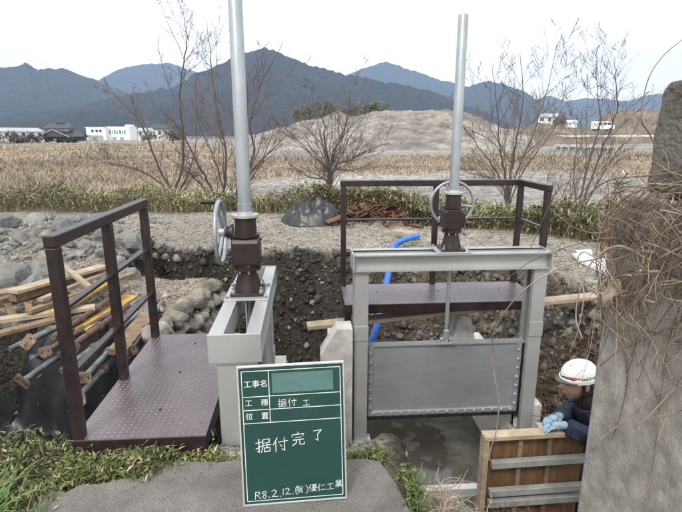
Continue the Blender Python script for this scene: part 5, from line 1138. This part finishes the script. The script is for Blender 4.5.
def shed(name, label, px, py, wpx, hpx, D, wm, rm, dep=6, cat='building', win=0):
    b = spot(px, py, D); s = D/FOC; w_, h_ = wpx*s, hpx*s; t = thing(name, label, cat, tuple(b), -math.atan2(b.x, b.y))
    MB().box(-w_/2, w_/2, -dep/2, dep/2, -1.5, h_*.68).build('wall', wm, t); g = MB(); gable(g, 0, 0, w_, dep, h_*.68+.02, h_*.32, .3); g.build('roof', rm, t)
    for k in range(win):
        x = -w_/2+(k+.5)*w_/win; MB().box(x-w_/win*.22, x+w_/win*.22, -dep/2-.06, -dep/2+.01, h_*.25, h_*.55).build('window', GLS, t)
shed('long_shed', 'long low grey-roofed shed left of the tiled house', 20, 139, 34, 9, 185, HW, GREYM, win=6)
shed('far_house', 'small grey-roofed house between the warehouse and the trees', 146, 138, 13, 9, 190, HW, GREYM, win=3)
shed('far_house', 'brown-roofed house right of the warehouse behind bare twigs', 160, 138, 16, 12, 200, HW, TILE, win=3)
shed('far_house', 'small dark house roof at the left of the pole', 178, 138, 14, 8, 195, HD, TILE, win=2)
shed('white_house', 'small white house with dark windows on the mound at right', 549, 124, 18, 9, 172, BWH, GREYM, win=3)
shed('white_shed', 'white lean-to shed right of the house on the mound', 570, 127, 10, 6, 172, BWH, BWH, win=0)
# parked white van
def van(label, px, py, D):
    b = spot(px, py, D); t = thing('parked_van', label, 'van', tuple(b))
    MB().prism([(-2.1, .35), (2.1, .35), (2.1, 1.1), (1.55, 1.2), (1.15, 1.85), (-2.0, 1.9), (-2.1, 1.6)], (0, -.8, 0), (1, 0, 0), (0, 0, 1), (0, 1.6, 0)).build('body', BWH, t, bevel=.08)
    for x in (-1.35, -.35, .55): MB().box(x, x+.75, -.84, -.79, 1.2, 1.65).build('window', GLS, t)
    for x in (-1.3, 1.3):
        for y in (-.75, .6): MB().lathe((x, y-.1, .33), (0, 1, 0), [(0, .33), (.2, .33)], 16).build('wheel', BLACK, t)
van('white van parked before the far right heap', 602, 131, 118)
# low concrete bridge deck / flume
a, b = spot(556, 147, 88), spot(618, 148.5, 84); t = thing('low_footbridge', 'low grey concrete footbridge deck across the plain at right', 'footbridge', tuple(a))
MB().bar(a+Vector((0, 0, .25)), b+Vector((0, 0, .25)), 1.6, .4).build('deck', CONC, t, world=True)
for k in range(8):
    p = a.lerp(b, (k+.3)/8); MB().box(p.x-.15, p.x+.15, p.y-.5, p.y+.5, p.z-2, p.z+.04).build('pier', CONC, t, world=True)
a, b = spot(556, 139, 140), spot(700, 139, 138); t = thing('guard_rail', 'pale guard rail along the far road at right', 'guard rail', tuple(a))
MB().bar(a+Vector((0, 0, .7)), b+Vector((0, 0, .7)), .1, .4).build('rail', HW, t, world=True)
for k in range(12): p = a.lerp(b, (k+.5)/12); MB().box(p.x-.07, p.x+.07, p.y+.06, p.y+.2, p.z-1.2, p.z+.9).build('post', GREYM, t, world=True)
# grey boulder / old post by the far railing corner
o = bpy.data.objects.new('boulder', RM[4]); COL.objects.link(o); g = ground(545, 198, 6, 20); o.location = (g.x, g.y, g.z+.12); o.scale = (.09, .09, .2); setp(o, 'upright dark boulder behind the far railing corner', 'rock')

# ------------------------------------------------------------------ haze
hzb = MB().box(-6500, 6500, -200, 5800, -6, 900).build('haze', GRAV); hzb.data.materials.clear()
hm_ = bpy.data.materials.new('haze_air'); hm_.use_nodes = True; nn = hm_.node_tree.nodes; nn.clear()
ho_ = nn.new('ShaderNodeOutputMaterial'); pv_ = nn.new('ShaderNodeVolumePrincipled'); pv_.inputs['Color'].default_value = (.50, .70, 1, 1); pv_.inputs['Density'].default_value = 1.8e-4
hm_.node_tree.links.new(pv_.outputs[0], ho_.inputs['Volume']); hzb.data.materials.append(hm_); setp(hzb, 'thin blue-grey haze over the valley', kind='stuff')
